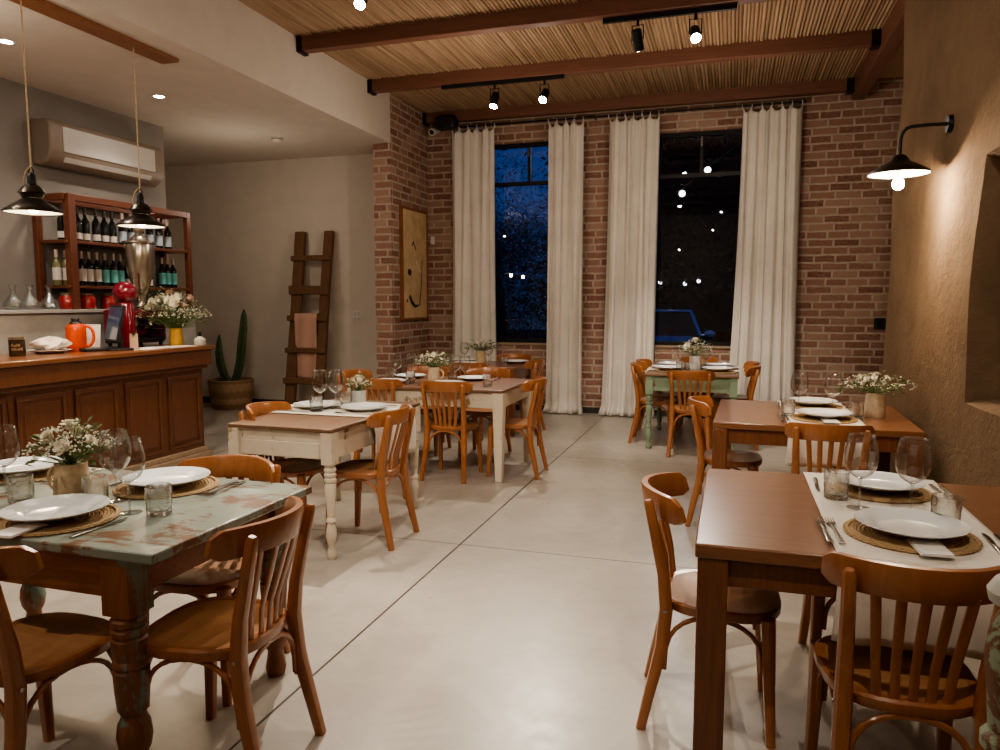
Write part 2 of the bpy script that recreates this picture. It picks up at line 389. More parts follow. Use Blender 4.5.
# brick facing of the pier toward the room
struct(G().bx(-4.37, BULK, 8.64, 8.65, 0, SOFF).obj('wall_pier_face', 'brick', smooth=False))
struct(G().bx(-8.2, -4.37, WHITE_Y, WHITE_Y+.2, 0, SOFF+.2).obj('wall_white', 'white_wall', smooth=False), 'plain white plaster wall behind the ladder')
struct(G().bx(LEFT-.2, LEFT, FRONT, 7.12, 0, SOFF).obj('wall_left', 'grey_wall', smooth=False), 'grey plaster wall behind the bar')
struct(G().bx(-8.3, -8.1, 7.0, WHITE_Y+.2, 0, SOFF).obj('wall_passage', 'white_wall', smooth=False))
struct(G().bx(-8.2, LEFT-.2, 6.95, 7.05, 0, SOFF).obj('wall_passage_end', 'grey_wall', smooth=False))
struct(G().bx(-8.2, 2.6, FRONT-.2, FRONT, 0, 4.3).obj('wall_front', 'white_wall', smooth=False))
struct(G().bx(2.3, 2.5, 7.1, BACK, 0, 4.3).obj('wall_alcove', 'adobe', smooth=False))
struct(G().bx(-8.2, BULK-.12, FRONT, WHITE_Y, SOFF, SOFF+.2).obj('ceiling_bar', 'white_wall', smooth=False), 'flat white ceiling over the bar')
struct(G().bx(BULK-.12, BULK, FRONT, 8.65, SOFF, 4.3).obj('wall_bulkhead', 'white_wall', smooth=False), 'white dropped bulkhead beside the cane ceiling')
struct(G().bx(1.42, 2.6, FRONT, BACK, CEIL, CEIL+.15).obj('ceiling_side', 'cream', smooth=False))
# cane ceiling: real corrugated reeds running toward the windows
g = G(); rnd = random.Random(3)
x = BULK
cols = []
while x < 1.45:
    w = rnd.uniform(.028, .043); cols.append((x, w)); x += w
for x, w in cols:
    dz = rnd.uniform(-.006, .006); sl = rnd.uniform(-.004, .004)
    sec = [(0, .004), (.12, -.010), (.32, -.018), (.5, -.020), (.68, -.018), (.88, -.010), (1, .004)]
    vs = [(x+w*u+sl*k, yy, CEIL+dz+z) for k, yy in ((-1, FRONT), (1, BACK)) for u, z in sec]
    g.add(vs, [(i, i+1, i+8, i+7) for i in range(6)])
g.bx(BULK, 1.45, FRONT, BACK, CEIL+.03, CEIL+.1)
struct(g.obj('ceiling', 'reed', sharp=60), 'cane reed ceiling on timber beams')
for i, by in enumerate((-.76, .72, 2.2, 3.68, 5.16, 6.64, 8.12, 9.74)):
    o = G().bx(BULK, 1.30, by-.055, by+.055, 3.945, CEIL+.01).obj('ceiling_beam', 'beam', bevel=.006); struct(o)
    o = G().bx(BULK, BULK+.05, by-.07, by+.07, 3.93, 4.08).bx(1.20, 1.285, by-.07, by+.07, 3.93, 4.08).obj('trim_beam_bracket', 'dark_metal'); struct(o)
struct(G().bx(1.28, 1.42, FRONT, BACK, 3.87, CEIL+.02).obj('ceiling_beam_long', 'beam_y', bevel=.006))
# adobe wall with a rounded free end and a deep niche
g = G()
ys = [FRONT + i*(3.5-FRONT)/26 for i in range(26)] + [3.5+.94*i/6 for i in range(6)] + [4.44+(6.7-4.44)*i/12 for i in range(12)]
path = [(ADOBE, y) for y in ys] + [(ADOBE+.36-.36*cos(a), 6.7+.36*sin(a)) for a in [pi/2*i/10 for i in range(11)]] + [(2.0, 7.06), (2.6, 7.06)]
zs = [.97*i/8 for i in range(8)] + [.97+1.28*i/10 for i in range(10)] + [2.25+2.05*i/14 for i in range(15)]
rnd = random.Random(5)
def wob(y, z): return .012*sin(2.1*y+.7*z) + .010*sin(3.7*z+1.3*y) + .006*sin(9*y+5*z)
for j, z in enumerate(zs):
    for (px, py) in path: g.v.append((px + wob(py, z) + .02*(z-2.4), py, z))
w = len(path); i0, i1 = 26, 32
for j in range(len(zs)-1):
    for i in range(w-1):
        if i0 <= i < i1 and 8 <= j < 18: continue
        g.f.append((j*w+i, j*w+i+1, (j+1)*w+i+1, (j+1)*w+i))
rim = [8*w+i for i in range(i0, i1+1)] + [j*w+i1 for j in range(9, 19)] + [18*w+i for i in range(i1-1, i0-1, -1)] + [j*w+i0 for j in range(17, 8, -1)]
o0 = len(g.v)
for d in (.03, .32):
    for k in rim:
        v = g.v[k]; cy, cz = 3.97, 1.61; q = .97 if d < .1 else .93
        g.v.append((ADOBE+d, cy+(v[1]-cy)*q, cz+(v[2]-cz)*q))
nr = len(rim)
for k in range(nr):
    k2 = (k+1) % nr
    g.f.append((rim[k], rim[k2], o0+k2, o0+k)); g.f.append((o0+k, o0+k2, o0+nr+k2, o0+nr+k))
g.f.append(tuple(o0+nr+k for k in range(nr)))
struct(g.obj('wall_right', 'adobe', sharp=50), 'rough ochre adobe wall with a deep niche')
# skirting
struct(G().bx(-8.1, -4.37, WHITE_Y-.018, WHITE_Y, 0, .09).obj('baseboard_white', 'baseboard'))
struct(G().bx(BULK, 1.9, BACK-.018, BACK, 0, .08).obj('baseboard_back', 'baseboard'))
# windows
for n, (w, lab) in enumerate(((W1, 'left tall dark window between cream curtains'), (W2, 'right tall dark window showing the blue car'))):
    e = bpy.data.objects.new('window_%d' % (n+1), None); COL.objects.link(e); struct(e, lab)
    y0, y1 = BACK+.05, BACK+.11; f = G(); t = .05; zt = 3.08
    for a, b in ((w[0], w[0]+t), (w[1]-t, w[1])): f.bx(a, b, y0, y1, WZ0, WZ1)
    for a, b in ((WZ0, WZ0+t), (WZ1-t, WZ1), (zt, zt+.05)): f.bx(w[0]+t, w[1]-t, y0, y1, a, b)
    mx = (w[0]+w[1])/2; f.bx(mx-.02, mx+.02, y0, y1, zt+.05, WZ1-t)
    f.obj('window_frame', 'dark_metal', e)
    G().bx(w[0]+.04, w[1]-.04, y0+.028, y0+.030, WZ0+.04, WZ1-.04).obj('pane', 'pane', e)
    G().bx(mx-.008, mx+.008, y0-.012, y0, 3.46, 3.58).obj('latch', 'steel', e)
    G().bx(w[0]-.02, w[1]+.02, BACK-.03, BACK+.05, WZ0-.03, WZ0).obj('window_sill', 'plinth', e)

# ------------------------------------------------------------------ curtains
def curtain(x0, x1, label, seed, lean=0, flare=.03, dy=0):
    rn = random.Random(seed); nf = max(4, int((x1-x0)/.105)); ph = rn.uniform(0, 6)
    amp = [rn.uniform(.6, 1.2) for _ in range(40)]
    zt = 3.855
    def fn(u, v):
        z0 = 1-v
        top = zt - .075*abs(sin(pi*nf*u))**.7
        z = .012 + (zt-.012)*v - (zt-top)*max(0, v*60-58)/2
        k = u*nf; a = .035*amp[int(k) % 40]*(.75+.5*(1-v))
        y = BACK-.16+dy + a*sin(2*pi*k+ph+.5*sin(3*v+seed)) + .012*sin(17*u+4*v) + .011*sin(2*pi*k*2.3+ph*2+1.5*sin(2.2*v+seed))*(.4+.6*amp[(int(k)+7) % 40])
        sp = flare*(1-v)**2
        x = x0 + lean*(1-v) + (x1-x0)*u + (u-.5)*sp*2 + .012*sin(2*pi*k*.5+2*v)
        if v < .03: y -= .05*(.03-v)/.03; x += (u-.5)*.06*(.03-v)/.03
        return (x, y, z)
    root = thing('curtain', label, 'curtain', group='cream linen curtains')
    G().grid(fn, nf*10, 60).obj('fabric_panel', 'curtain', root, solid=.003, sharp=80)
    rg = G()
    for i in range(nf+1):
        xx = x0+(x1-x0)*i/nf
        pts = [(xx, BACK-.16+dy*0+.022*cos(a), 3.853+.026*sin(a)) for a in [2*pi*q/12 for q in range(13)]]
        rg = G().tube(pts, .0045, 6, cap=False); rg.obj('curtain_loop', 'curtain', root)
curtain(-3.73, -3.10, 'cream linen curtain left of the left window, beside the brick corner', 1)
curtain(-2.36, -1.90, 'narrow cream linen curtain right of the left window', 2, 0, .02)
curtain(-1.57, -.94, 'cream linen curtain left of the right window', 3, -.03, .03)
curtain(.05, .73, 'cream linen curtain right of the right window, beside bare brick', 4, -.02, .07)
root = thing('curtain_rod', 'long black curtain rod across the top of the brick wall', 'curtain rod')
G().tube([(-3.95, BACK-.16, 3.865), (.74, BACK-.16, 3.865)], .013, 10).obj('rod', 'dark_metal', root)
for xx in (-3.92, -1.76, .71): G().tube([(xx, BACK-.16, 3.865), (xx, BACK, 3.865)], .008, 8).obj('rod_bracket', 'dark_metal', root)
for xx in (-3.96, .75): G().ball((xx, BACK-.16, 3.865), .024).obj('finial', 'dark_metal', root)

# ------------------------------------------------------------------ chairs
def make_chair(stool=False):
    root = thing('bentwood_chair', 'x', 'chair')
    # seat outline: rounded, a little narrower at the back
    def outline(s, k=30):
        pts = []
        for i in range(k):
            a = 2*pi*i/k; cx, sy = cos(a), sin(a)
            e = .72
            x = math.copysign(abs(cx)**e, cx)*.205*s; y = math.copysign(abs(sy)**e, sy)*.205*s
            x *= 1 + .06*(y/.2)
            pts.append((x, y))
        return pts
    g = G(); o1, o2 = outline(1.0), outline(.86); k = 30
    vs = [(x*.98, y*.98, .425) for x, y in o1] + [(x, y, .432) for x, y in o1] + [(x, y, .455) for x, y in o1] + [(x*.97, y*.97, .462) for x, y in o1] + [(x, y, .460) for x, y in o2] + [(x, y, .425) for x, y in o2]
    fs = [(r*k+i, r*k+(i+1) % k, (r+1)*k+(i+1) % k, (r+1)*k+i) for r in range(5) for i in range(k)] + [(5*k+i, 5*k+(i+1) % k, (i+1) % k, i) for i in range(k)]
    st = g.add(vs, fs).obj('seat', 'chair', root)
    g = G(); o3 = outline(.872)
    vs = [(x, y, .459) for x, y in o3] + [(x*.8, y*.8, .454) for x, y in o3] + [(x*.4, y*.4, .450) for x, y in o3] + [(0, 0, .449)] + [(x, y, .435) for x, y in o3]
    fs = [(r*k+i, r*k+(i+1) % k, (r+1)*k+(i+1) % k, (r+1)*k+i) for r in range(2) for i in range(k)] + [(2*k+i, 2*k+(i+1) % k, 3*k) for i in range(k)] + [(i, 3*k+1+i, 3*k+1+(i+1) % k, (i+1) % k) for i in range(k)]
    g.add(vs, fs).obj('seat_panel', 'chair_seat', st)
    if stool:
        for o_ in (root,): o_.name = 'bentwood_stool'
    def arc_rail(x):  # inner surface line of the bent top rail
        return -.29 + .10*(abs(x)/.215)**2.2
    for sx in (-1, 1):
        pts = [(sx*.178, .150, .44), (sx*.180, .152, .40), (sx*.184, .160, .22), (sx*.190, .172, 0)]
        G().tube(pts, [.0255, .0255, .021, .0165], 10, power=.72).obj('leg', 'chair', root)
        pts = [(sx*.190, -.262, 0), (sx*.180, -.232, .14), (sx*.170, -.196, .30), (sx*.166, -.184, .44), (sx*.168, -.196, .56), (sx*.172, -.226, .70), (sx*.177, -.250, .812), (sx*.1775, -.252, .822)]
        bp = G().tube(pts, [.0175, .020, .0235, .024, .021, .0185, .0165, .010], 10, power=.66)
        if stool: bp = G().tube(pts[:4], [.0175, .020, .0235, .024], 10, power=.66).obj('leg', 'chair', root); continue
        bp = bp.obj('back_post', 'chair', root)
        G().tube([(sx*.166+sx*.024, -.186, .435), (sx*.166+sx*.028, -.186, .435)], .007, 8).obj('bolt', 'steel', bp)
    # bent top rail
    n = 22; vs = []
    for i in range(n+1):
        u = -1+2*i/n; x = .232*u
        y = -.270 + .135*abs(u)**2.1
        x2 = x*(1-.03*abs(u))
        e = min(1, (1-abs(u))/.14); hh = .046*(.55+.45*sqrt(max(0, 1-(1-e)**2)))
        zc = .803 - .012*abs(u)**2
        dx, dy = 1.0, .25*u
        nx, ny = -dy, dx; l = sqrt(nx*nx+ny*ny); nx /= l; ny /= l
        th = .0135*(.6+.4*e)
        for a, b in ((-1, -1), (-1, -.75), (-.55, -1.0+.0), (.55, -1.0), (1, -.75), (1, .75), (.55, 1.0), (-.55, 1.0), (-1, .75)):
            pass
        sec = [(-.8, -1), (-1, -.85), (-1, .85), (-.8, 1), (.8, 1), (1, .85), (1, -.85), (.8, -1)]
        for a, b in sec: vs.append((x2+nx*th*a*1.0, y+ny*th*a+ (-.012)*b*.6, zc+hh*b))
    m = 8
    fs = [(i*m+j, i*m+(j+1) % m, (i+1)*m+(j+1) % m, (i+1)*m+j) for i in range(n) for j in range(m)] + [tuple(range(m)), tuple(range(n*m+m-1, n*m-1, -1))]
    if not stool: G().add(vs, fs).obj('top_rail', 'chair', root)
    for i in range(0 if stool else 5):
        t = (i-2)
        xt, xb = t*.056, t*.041
        yt = -.272+.125*(abs(xt)/.232)**2.1+.004; yb = -.186+.012*(abs(t)/2)**2
        G().tube([(xb, yb, .435), (xb+(xt-xb)*.35, yb-.012, .55), (xb+(xt-xb)*.7, (yb+yt)/2-.01, .67), (xt, yt, .77)], [.0125, .0125, .0135, .0135], 8, flat=.42, up=(1, 0, 0), power=.6).obj('back_slat', 'chair', root)
    def brace(p, q, zlow0, zlow1, top=.420):
        pts = []
        for i in range(15):
            a = pi*i/14; u = (1-cos(a))/2
            z = (zlow0*(1-u)+zlow1*u) + (top-(zlow0*(1-u)+zlow1*u))*sin(a)**.62
            pts.append((p[0]+(q[0]-p[0])*u, p[1]+(q[1]-p[1])*u, z))
        G().tube(pts, .0095, 8, flat=.8, power=.75).obj('bentwood_brace', 'chair', root)
    for sx in (-1, 1): brace((sx*.176, .135), (sx*.172, -.185), .25, .22)
    brace((-.158, .160), (.158, .160), .25, .25); brace((-.150, -.192), (.150, -.192), .24, .24)
    return root
CHAIR = Proto(make_chair())
UP, DOWN, RIGHT, LEFTW = 0, pi, -pi/2, pi/2      # facing +Y, -Y, +X, -X
def chair(x, y, face, label, group, d=0): CHAIR.place((x, y, 0), face+R(d), label, group)
A = 'bentwood chair '
chair(-2.02, 1.66, UP, A+'cut by the left edge of the frame, at the peeling green table', 'chairs at the peeling green table', -3)
chair(-1.575, 1.945, LEFTW, A+'with pale seat panel at the right end of the peeling green table', 'chairs at the peeling green table', 4)
chair(-1.96, 2.37, DOWN, A+'tucked behind the peeling green table, facing the camera', 'chairs at the peeling green table', 4)
chair(-2.19, 4.16, LEFTW, A+'on the right of the small white table, runner hanging over its seat', 'chairs at the small white table')
chair(-2.66, 4.07, RIGHT, A+'on the left of the small white table, toward the bar', 'chairs at the small white table', 4)
chair(-2.27, 5.92, UP, A+'with back to camera at the right of the long white table', 'chairs at the long white table')
chair(-2.93, 5.94, UP, A+'with back to camera at the left of the long white table', 'chairs at the long white table', 3)
chair(-1.80, 6.16, LEFTW, A+'at the right end of the long white table', 'chairs at the long white table', 2)
chair(-3.27, 6.35, RIGHT, A+'at the left end of the long white table, near the ladder', 'chairs at the long white table', -5)
chair(-2.28, 6.78, DOWN, A+'on the far side of the long white table, right one', 'chairs at the long white table')
chair(-2.92, 6.78, DOWN, A+'on the far side of the long white table, left one behind the jug', 'chairs at the long white table', 3)
chair(-2.33, 8.2, LEFTW, A+'at the right end of the dark brown corner table', 'chairs at the dark brown table')
chair(-2.6, 8.78, DOWN, A+'on the window side of the dark brown corner table', 'chairs at the dark brown table')
chair(-2.75, 7.78, UP, A+'on the near side of the dark brown corner table', 'chairs at the dark brown table')
chair(-.36, 7.5, UP, A+'with back to camera at the near end of the pale green table', 'chairs at the pale green table')
chair(-.74, 8.05, RIGHT, A+'on the left of the pale green table, nearer the camera', 'chairs at the pale green table')
chair(-.74, 8.52, RIGHT, A+'on the left of the pale green table, next to the window wall', 'chairs at the pale green table')
chair(.02, 8.05, LEFTW, A+'on the right of the pale green table, nearer the camera', 'chairs at the pale green table')
chair(.02, 8.52, LEFTW, A+'on the right of the pale green table, next to the window wall', 'chairs at the pale green table')
chair(-.36, 9.0, DOWN, A+'under the right window at the far end of the pale green table', 'chairs at the pale green table')
chair(.02, 5.2, RIGHT, A+'at the left end of the middle brown table by the adobe wall', 'chairs at the middle brown table')
chair(.53, 4.52, UP, A+'with back to camera at the middle brown table, before the runner', 'chairs at the middle brown table')
chair(-.01, 2.72, RIGHT, A+'at the left end of the nearest brown table, alone in the aisle', 'chairs at the nearest brown table', 2)
chair(.475, 2.27, UP, A+'with back to camera at the nearest brown table', 'chairs at the nearest brown table', 2)
st_ = make_chair(True); st_.location = (.53, 3.14, 0); st_.rotation_euler.z = pi; tag(st_, 'bentwood stool under the far side of the nearest brown table, legs showing', 'stool')

# ------------------------------------------------------------------ tables
TOP = .775
def turned(prof_top=.60):
    # square block above, turned shaft, bead rings and bulb foot
    return [(.0, 0), (.024, 0), (.030, .02), (.026, .05), (.018, .075), (.027, .10), (.034, .14), (.030, .18), (.021, .215), (.030, .225), (.030, .24), (.022, .25), (.026, .30), (.034, .40), (.036, .44),
            (.030, .455), (.037, .465), (.037, .478), (.030, .486), (.037, .496), (.037, .508), (.030, .516), (.037, .526), (.037, .538), (.030, .548), (.036, .56), (0, .57)]
def fat_turned():
    return [(0, 0), (.030, 0), (.036, .03), (.030, .07), (.026, .10), (.040, .13), (.046, .17), (.042, .21), (.030, .24), (.040, .26), (.043, .30), (.046, .37), (.046, .385), (.040, .392), (.046, .40), (.046, .412), (.041, .42), (.046, .45), (.047, .485),
            (.041, .492), (.047, .500), (.047, .514), (.041, .522), (.047, .530), (.047, .546), (.041, .554), (.045, .565), (0, .572)]
def table(name, label, x0, x1, y0, y1, top, frame, leg, style, rz=0, th=.03, apron_h=.11, inset=.035, leg_w=.075, apron=None, drawer=None, group=None, inx=None):
    cx, cy = (x0+x1)/2, (y0+y1)/2; hx, hy = (x1-x0)/2, (y1-y0)/2
    root = thing(name, label, 'table', (cx, cy, 0), rz, group)
    G().bx(-hx, hx, -hy, hy, TOP-th, TOP).obj('tabletop', top, root, bevel=.006)
    inx = inset if inx is None else inx
    ax, ay = hx-inx-.012, hy-inset-.012; z0, z1 = TOP-th-apron_h, TOP-th
    ap = apron or frame
    for sy in (-1, 1): G().bx(-ax, ax, sy*ay-.011, sy*ay+.011, z0, z1).obj('apron', ap, root, bevel=.002)
    for sx in (-1, 1): G().bx(sx*ax-.011, sx*ax+.011, -ay+.011, ay-.011, z0, z1).obj('apron', ap, root, bevel=.002)
    lw = leg_w/2
    for sx in (-1, 1):
        for sy in (-1, 1):
            c = (sx*(hx-inx-lw+.022), sy*(hy-inset-lw+.022))
            g = G()
            if style == 'square': g.bx(c[0]-lw, c[0]+lw, c[1]-lw, c[1]+lw, 0, z1)
            elif style == 'taper':
                vs = [(c[0]+a*q, c[1]+b*q, z) for z, q in ((0, lw*.62), (z0, lw), (z1, lw)) for a, b in ((-1, -1), (1, -1), (1, 1), (-1, 1))]
                g.add(vs, [(3, 2, 1, 0), (8, 9, 10, 11)] + [(r*4+i, r*4+(i+1) % 4, r*4+4+(i+1) % 4, r*4+4+i) for r in (0, 1) for i in range(4)])
            else:
                pr_ = fat_turned() if style == 'fat' else turned()
                g.lathe([(r*lw/.0375*(.86 if style == 'fat' else 1), z) for r, z in pr_], 20, (c[0], c[1], 0)); g.bx(c[0]-lw, c[0]+lw, c[1]-lw, c[1]+lw, .565, z1)
            g.obj('leg', leg, root, bevel=.004 if style in ('square', 'taper') else 0)
    if drawer:
        d = G().bx(-hx+inset+leg_w, hx-inset-leg_w, -ay-.02, -ay-.009, z0+.004, z0+(z1-z0)*.58).obj('drawer', drawer, root, bevel=.002)
    return root
table('dining_table', 'peeling green-blue wooden table with fat turned legs, bottom left of the room', -3.15, -1.57, 1.675, 2.53, 'green_top', 'orange_frame', 'green_leg', 'fat', th=.032, apron_h=.13, leg_w=.10, inset=.03, inx=.125)
table('dining_table', 'small white-painted table with turned legs and a rustic plank top', -2.86, -2.15, 3.70, 4.92, 'rustic_top', 'white_paint', 'white_paint', 'turned', R(-1), th=.024, apron_h=.16, leg_w=.072, drawer='white_paint', inset=.022)
table('dining_table', 'long white-painted table with brown top and square tapered legs', -3.2, -1.775, 5.76, 6.75, 'long_top', 'white_paint', 'white_paint', 'taper', th=.025, apron_h=.13, leg_w=.09, inset=.02)
table('dining_table', 'dark brown table by the brick corner, behind the long white one', -3.6, -2.28, 7.85, 8.68, 'brown_top', 'brown_leg', 'brown_leg', 'square', th=.035, apron_h=.12, leg_w=.07)
table('dining_table', 'pale green table with turned legs in front of the right window', -.83, .09, 7.58, 8.85, 'rustic_top', 'pale_green', 'pale_green', 'turned', th=.025, apron_h=.15, leg_w=.075)
table('dining_table', 'middle brown table beside the adobe wall, with the tall flower jug', -.075, 1.07, 4.62, 5.74, 'brown_top', 'brown_leg', 'brown_leg', 'square', R(-1.5), th=.04, apron_h=.09, leg_w=.085, inset=.022)
table('dining_table', 'nearest brown varnished table, bottom right, with square legs', -.085, 1.12, 2.25, 3.32, 'brown_top', 'brown_leg', 'brown_leg', 'square', th=.045, apron_h=.09, leg_w=.09, inset=.03)

# ------------------------------------------------------------------ runners
def runner(label, axis, a0, a1, w0, w1, d0, d1, wav=.012):
    """cloth lying over a table along axis from edge a0 to a1, hanging d0/d1 below the edges"""
    L = [(a0-.012-.05*(1-s), TOP-d0+d0*s-.0) for s in [0, .12, .25, .4, .55, .7, .85, .96]]
    L = [(a0-.010-.02*sin(pi*s*.8), TOP+.004-d0*(1-s)) for s in [0, .12, .25, .4, .55, .7, .85, .95]]
    mid = [(a0-.004, TOP+.006)] + [(a0+(a1-a0)*i/14, TOP+.005) for i in range(15)] + [(a1+.004, TOP+.006)]
    Rr = [(a1+.010+.02*sin(pi*s*.8), TOP+.004-d1*(1-s)) for s in [.95, .85, .7, .55, .4, .25, .12, 0]]
    P = (L if d0 > 0 else []) + mid + (Rr if d1 > 0 else [])
    n = len(P)-1; k = 26
    def fn(u, v):
        i = min(n, int(round(v*n))); a, z = P[i]
        w = w0+(w1-w0)*u
        drop = max(0, TOP-z)
        off = wav*sin(u*14+3*v)*min(1, drop/.1) + .03*drop*sin(u*5+1)
        s = -1 if a < (a0+a1)/2 else 1
        a += s*(abs(off)+drop*.04); w += drop*.10*(u-.5)
        return (w, a, z) if axis == 'y' else (a, w, z)
    o = G().grid(fn, k, n).obj('table_runner', 'runner', solid=.0028, sharp=80)
    return tag(o, label, 'table runner', 'off-white table runners')
runner('off-white runner hanging over both sides of the small white table', 'x', -2.862, -2.148, 4.14, 4.74, .30, .33)
runner('off-white runner across the middle brown table, hanging behind its near chair', 'y', 4.63, 5.73, .34, .77, .24, .2)
runner('off-white runner across the nearest brown table under two silvery plates', 'y', 2.245, 3.325, .31, .80, .24, .2)

# ------------------------------------------------------------------ tableware prototypes
def make_plate(name='dinner_plate'):
    p = [(0, .006), (.085, .006), (.098, .009), (.108, .016), (.155, .026), (.160, .028), (.161, .026), (.155, .021), (.110, .009), (.098, .001), (.090, 0), (0, .001)]
    o = G().lathe(p, 48).obj(name, 'china', sharp=50); return tag(o, 'x', 'plate')
def make_mat():
    root = thing('woven_placemat', 'x', 'placemat')
    p = [(0, .005)]; r = .01
    while r < .172: p += [(r, .0065), (r+.006, .0035)]; r += .012
    p += [(.176, .004), (.176, 0), (0, 0)]
    G().lathe(p, 40).obj('woven_disc', 'mat_weave', root)
    k = 64; vs = []
    G().lathe([(.174, .0), (.187, .0), (.192, .005), (.187, .010), (.176, .010), (.174, .0)], 96, ripple=lambda i, j, th: 1+.012*(j % 2 if i in (1, 2, 3) else 0)).obj('braided_edge', 'mat_weave', root)
    return root
def make_wine_glass():
    root = thing('wine_glass', 'x', 'glass')
    out = [(.0045, .012), (.0042, .03), (.0042, .085), (.006, .100), (.020, .108), (.036, .120), (.047, .140), (.0515, .162), (.051, .185), (.046, .215), (.040, .245)]
    g = G().lathe(out[3:], 32)
    g.obj('bowl', 'glass', root, sharp=80, solid=.0016)
    G().lathe([(.0035, .004), (.0042, .03), (.0042, .085), (.006, .101)], 12).obj('stem', 'crystal', root)
    G().lathe([(0, .006), (.006, .006), (.012, .004), (.036, .0018), (.038, .001), (.037, 0), (0, 0)], 32).obj('base', 'glass', root)
    G().lathe([(.0400, .2445), (.0406, .2455), (.0396, .2460), (.0400, .2445)], 32).obj('rim', 'crystal', root)
    return root
def make_tumbler():
    root = thing('cut_glass_tumbler', 'x', 'glass')
    def rip(i, j, th): return 1 + (.035*(1 if (j//2 + i) % 2 else -1) if 2 <= i <= 7 else 0)
    G().lathe([(0, 0), (.036, 0), (.040, .004), (.0405, .016), (.041, .030), (.0415, .044), (.042, .058), (.0425, .072), (.043, .078), (.043, .100), (.0402, .100), (.0385, .06), (.036, .020), (.02, .013), (0, .012)], 40, ripple=rip).obj('wall', 'cut', root, sharp=15)
    G().lathe([(.0430, .1000), (.0416, .1018), (.0402, .1000), (.0430, .1000)], 24).obj('rim', 'crystal', root)
    return root
def make_fork():
    g = G()
    g.tube([(0, -.10, .003), (0, -.06, .004), (0, .02, .006), (0, .045, .005)], [.0075, .006, .0035, .0045], 8, flat=.3, up=(1, 0, 0))
    g.prism([(-.004, .044), (.004, .044), (.011, .058), (.0115, .066), (-.0115, .066), (-.011, .058)], .003, .006)
    for t in (-.0095, -.0032, .0032, .0095): g.tube([(t, .064, .0045), (t, .09, .006), (t*.97, .105, .0085)], [.0022, .0020, .0010], 6, flat=.6)
    return tag(g.obj('table_fork', 'steel'), 'x', 'fork')
def make_knife():
    root = thing('table_knife', 'x', 'knife')
    G().tube([(0, -.11, .004), (0, -.07, .004), (0, -.01, .004)], [.007, .0085, .0055], 8, flat=.45, up=(1, 0, 0)).obj('handle', 'steel', root)
    G().prism([(-.005, -.012), (.006, -.012), (.009, .03), (.009, .075), (.004, .105), (-.005, .112)], .003, .0048).obj('blade', 'steel', root)
    return root
def make_napkin():
    g = G()
    for i in range(3): g.bx(-.055+.002*i, .055-.001*i, -.09+.002*i, .09-.003*i, .002+.003*i, .0045+.003*i)
    return tag(g.obj('folded_napkin', 'napkin', bevel=.001), 'x', 'napkin')
PL, PM, WG, TU, FK, KN, NK = (Proto(f()) for f in (make_plate, make_mat, make_wine_glass, make_tumbler, make_fork, make_knife, make_napkin))
def setting(x, y, rot, seat, z=TOP, mat=True, fork=2, knife=1, nap=True, size=1.0, cut=True):
    """rot: direction the diner faces (0 = +Y)"""
    def at(u, v): return (x+u*cos(rot)-v*sin(rot), y+u*sin(rot)+v*cos(rot))
    zz = z
    if nap:
        p = at(.02, -.155); NK.place((p[0], p[1], z+(.0095 if mat else .001)), rot+pi/2*0+R(4), 'folded napkin under the plate '+seat, 'folded napkins', scale=.8)
    if mat: PM.place((x, y, z), 0, 'round woven straw placemat '+seat, 'woven placemats', scale=size); zz += .0105
    PL.place((x, y, zz+(.009 if nap and mat else .002)), 0, 'white china dinner plate '+seat, 'white dinner plates', scale=size)
    if cut:
        for i in range(fork):
            p = at(-.215-.032*i, -.03); FK.place((p[0], p[1], z+.001), rot+R(2), scale=1.25, label= ('steel fork ' if fork == 1 else ('inner steel fork ' if i == 0 else 'outer steel fork '))+'left of the plate '+seat, group='steel forks')
        for i in range(knife):
            p = at(.215+.032*i, -.03); KN.place((p[0], p[1], z+.001), rot-R(2), ('steel knife ' if knife == 1 else ('inner steel knife ' if i == 0 else 'outer steel knife '))+'right of the plate '+seat, 'steel knives')
def wine(x, y, lab, z=TOP, s=1.06): WG.place((x, y, z+.0005), random.uniform(0, 6), 'clear wine glass '+lab, 'wine glasses', scale=s)
def tumb(x, y, lab, z=TOP, s=1.0): TU.place((x, y, z+.0005), random.uniform(0, 6), 'cut crystal tumbler '+lab, 'cut crystal tumblers', scale=s)
# peeling green table
t = 'of the peeling green table'
setting(-2.135, 1.865, 0, 'on the near side '+t)
setting(-2.10, 2.335, pi, 'on the far side '+t+'')
setting(-2.83, 2.33, pi, 'at the far left '+t+'')
wine(-1.965, 2.005, 'in front, right of the jug on the peeling green table'); wine(-2.13, 2.115, 'just behind its twin on the peeling green table')
wine(-2.60, 2.06, 'left of the flower jug on the peeling green table'); wine(-2.78, 2.12, 'at the left frame edge of the peeling green table')
tumb(-1.855, 2.02, 'nearest the right corner of the peeling green table'); tumb(-2.17, 2.06, 'between jug and wine glasses on the peeling green table')
tumb(-2.44, 1.99, 'left of the jug, behind the near plate on the peeling green table')
# small white table
t = 'on the small white table'; RZ = TOP+.0068
setting(-2.69, 4.42, -pi/2, 'at the left, bar side '+t, z=RZ, mat=False, fork=1)
setting(-2.33, 4.42, pi/2, 'at the right, aisle side '+t, z=RZ, mat=False, fork=1)
wine(-2.64, 4.38, 'left of the pair '+t, RZ); wine(-2.545, 4.42, 'right of the pair, by the white pot '+t, RZ)
tumb(-2.60, 4.26, 'in front of the plates '+t, RZ); tumb(-2.53, 4.53, 'beside the white flower pot '+t, RZ)
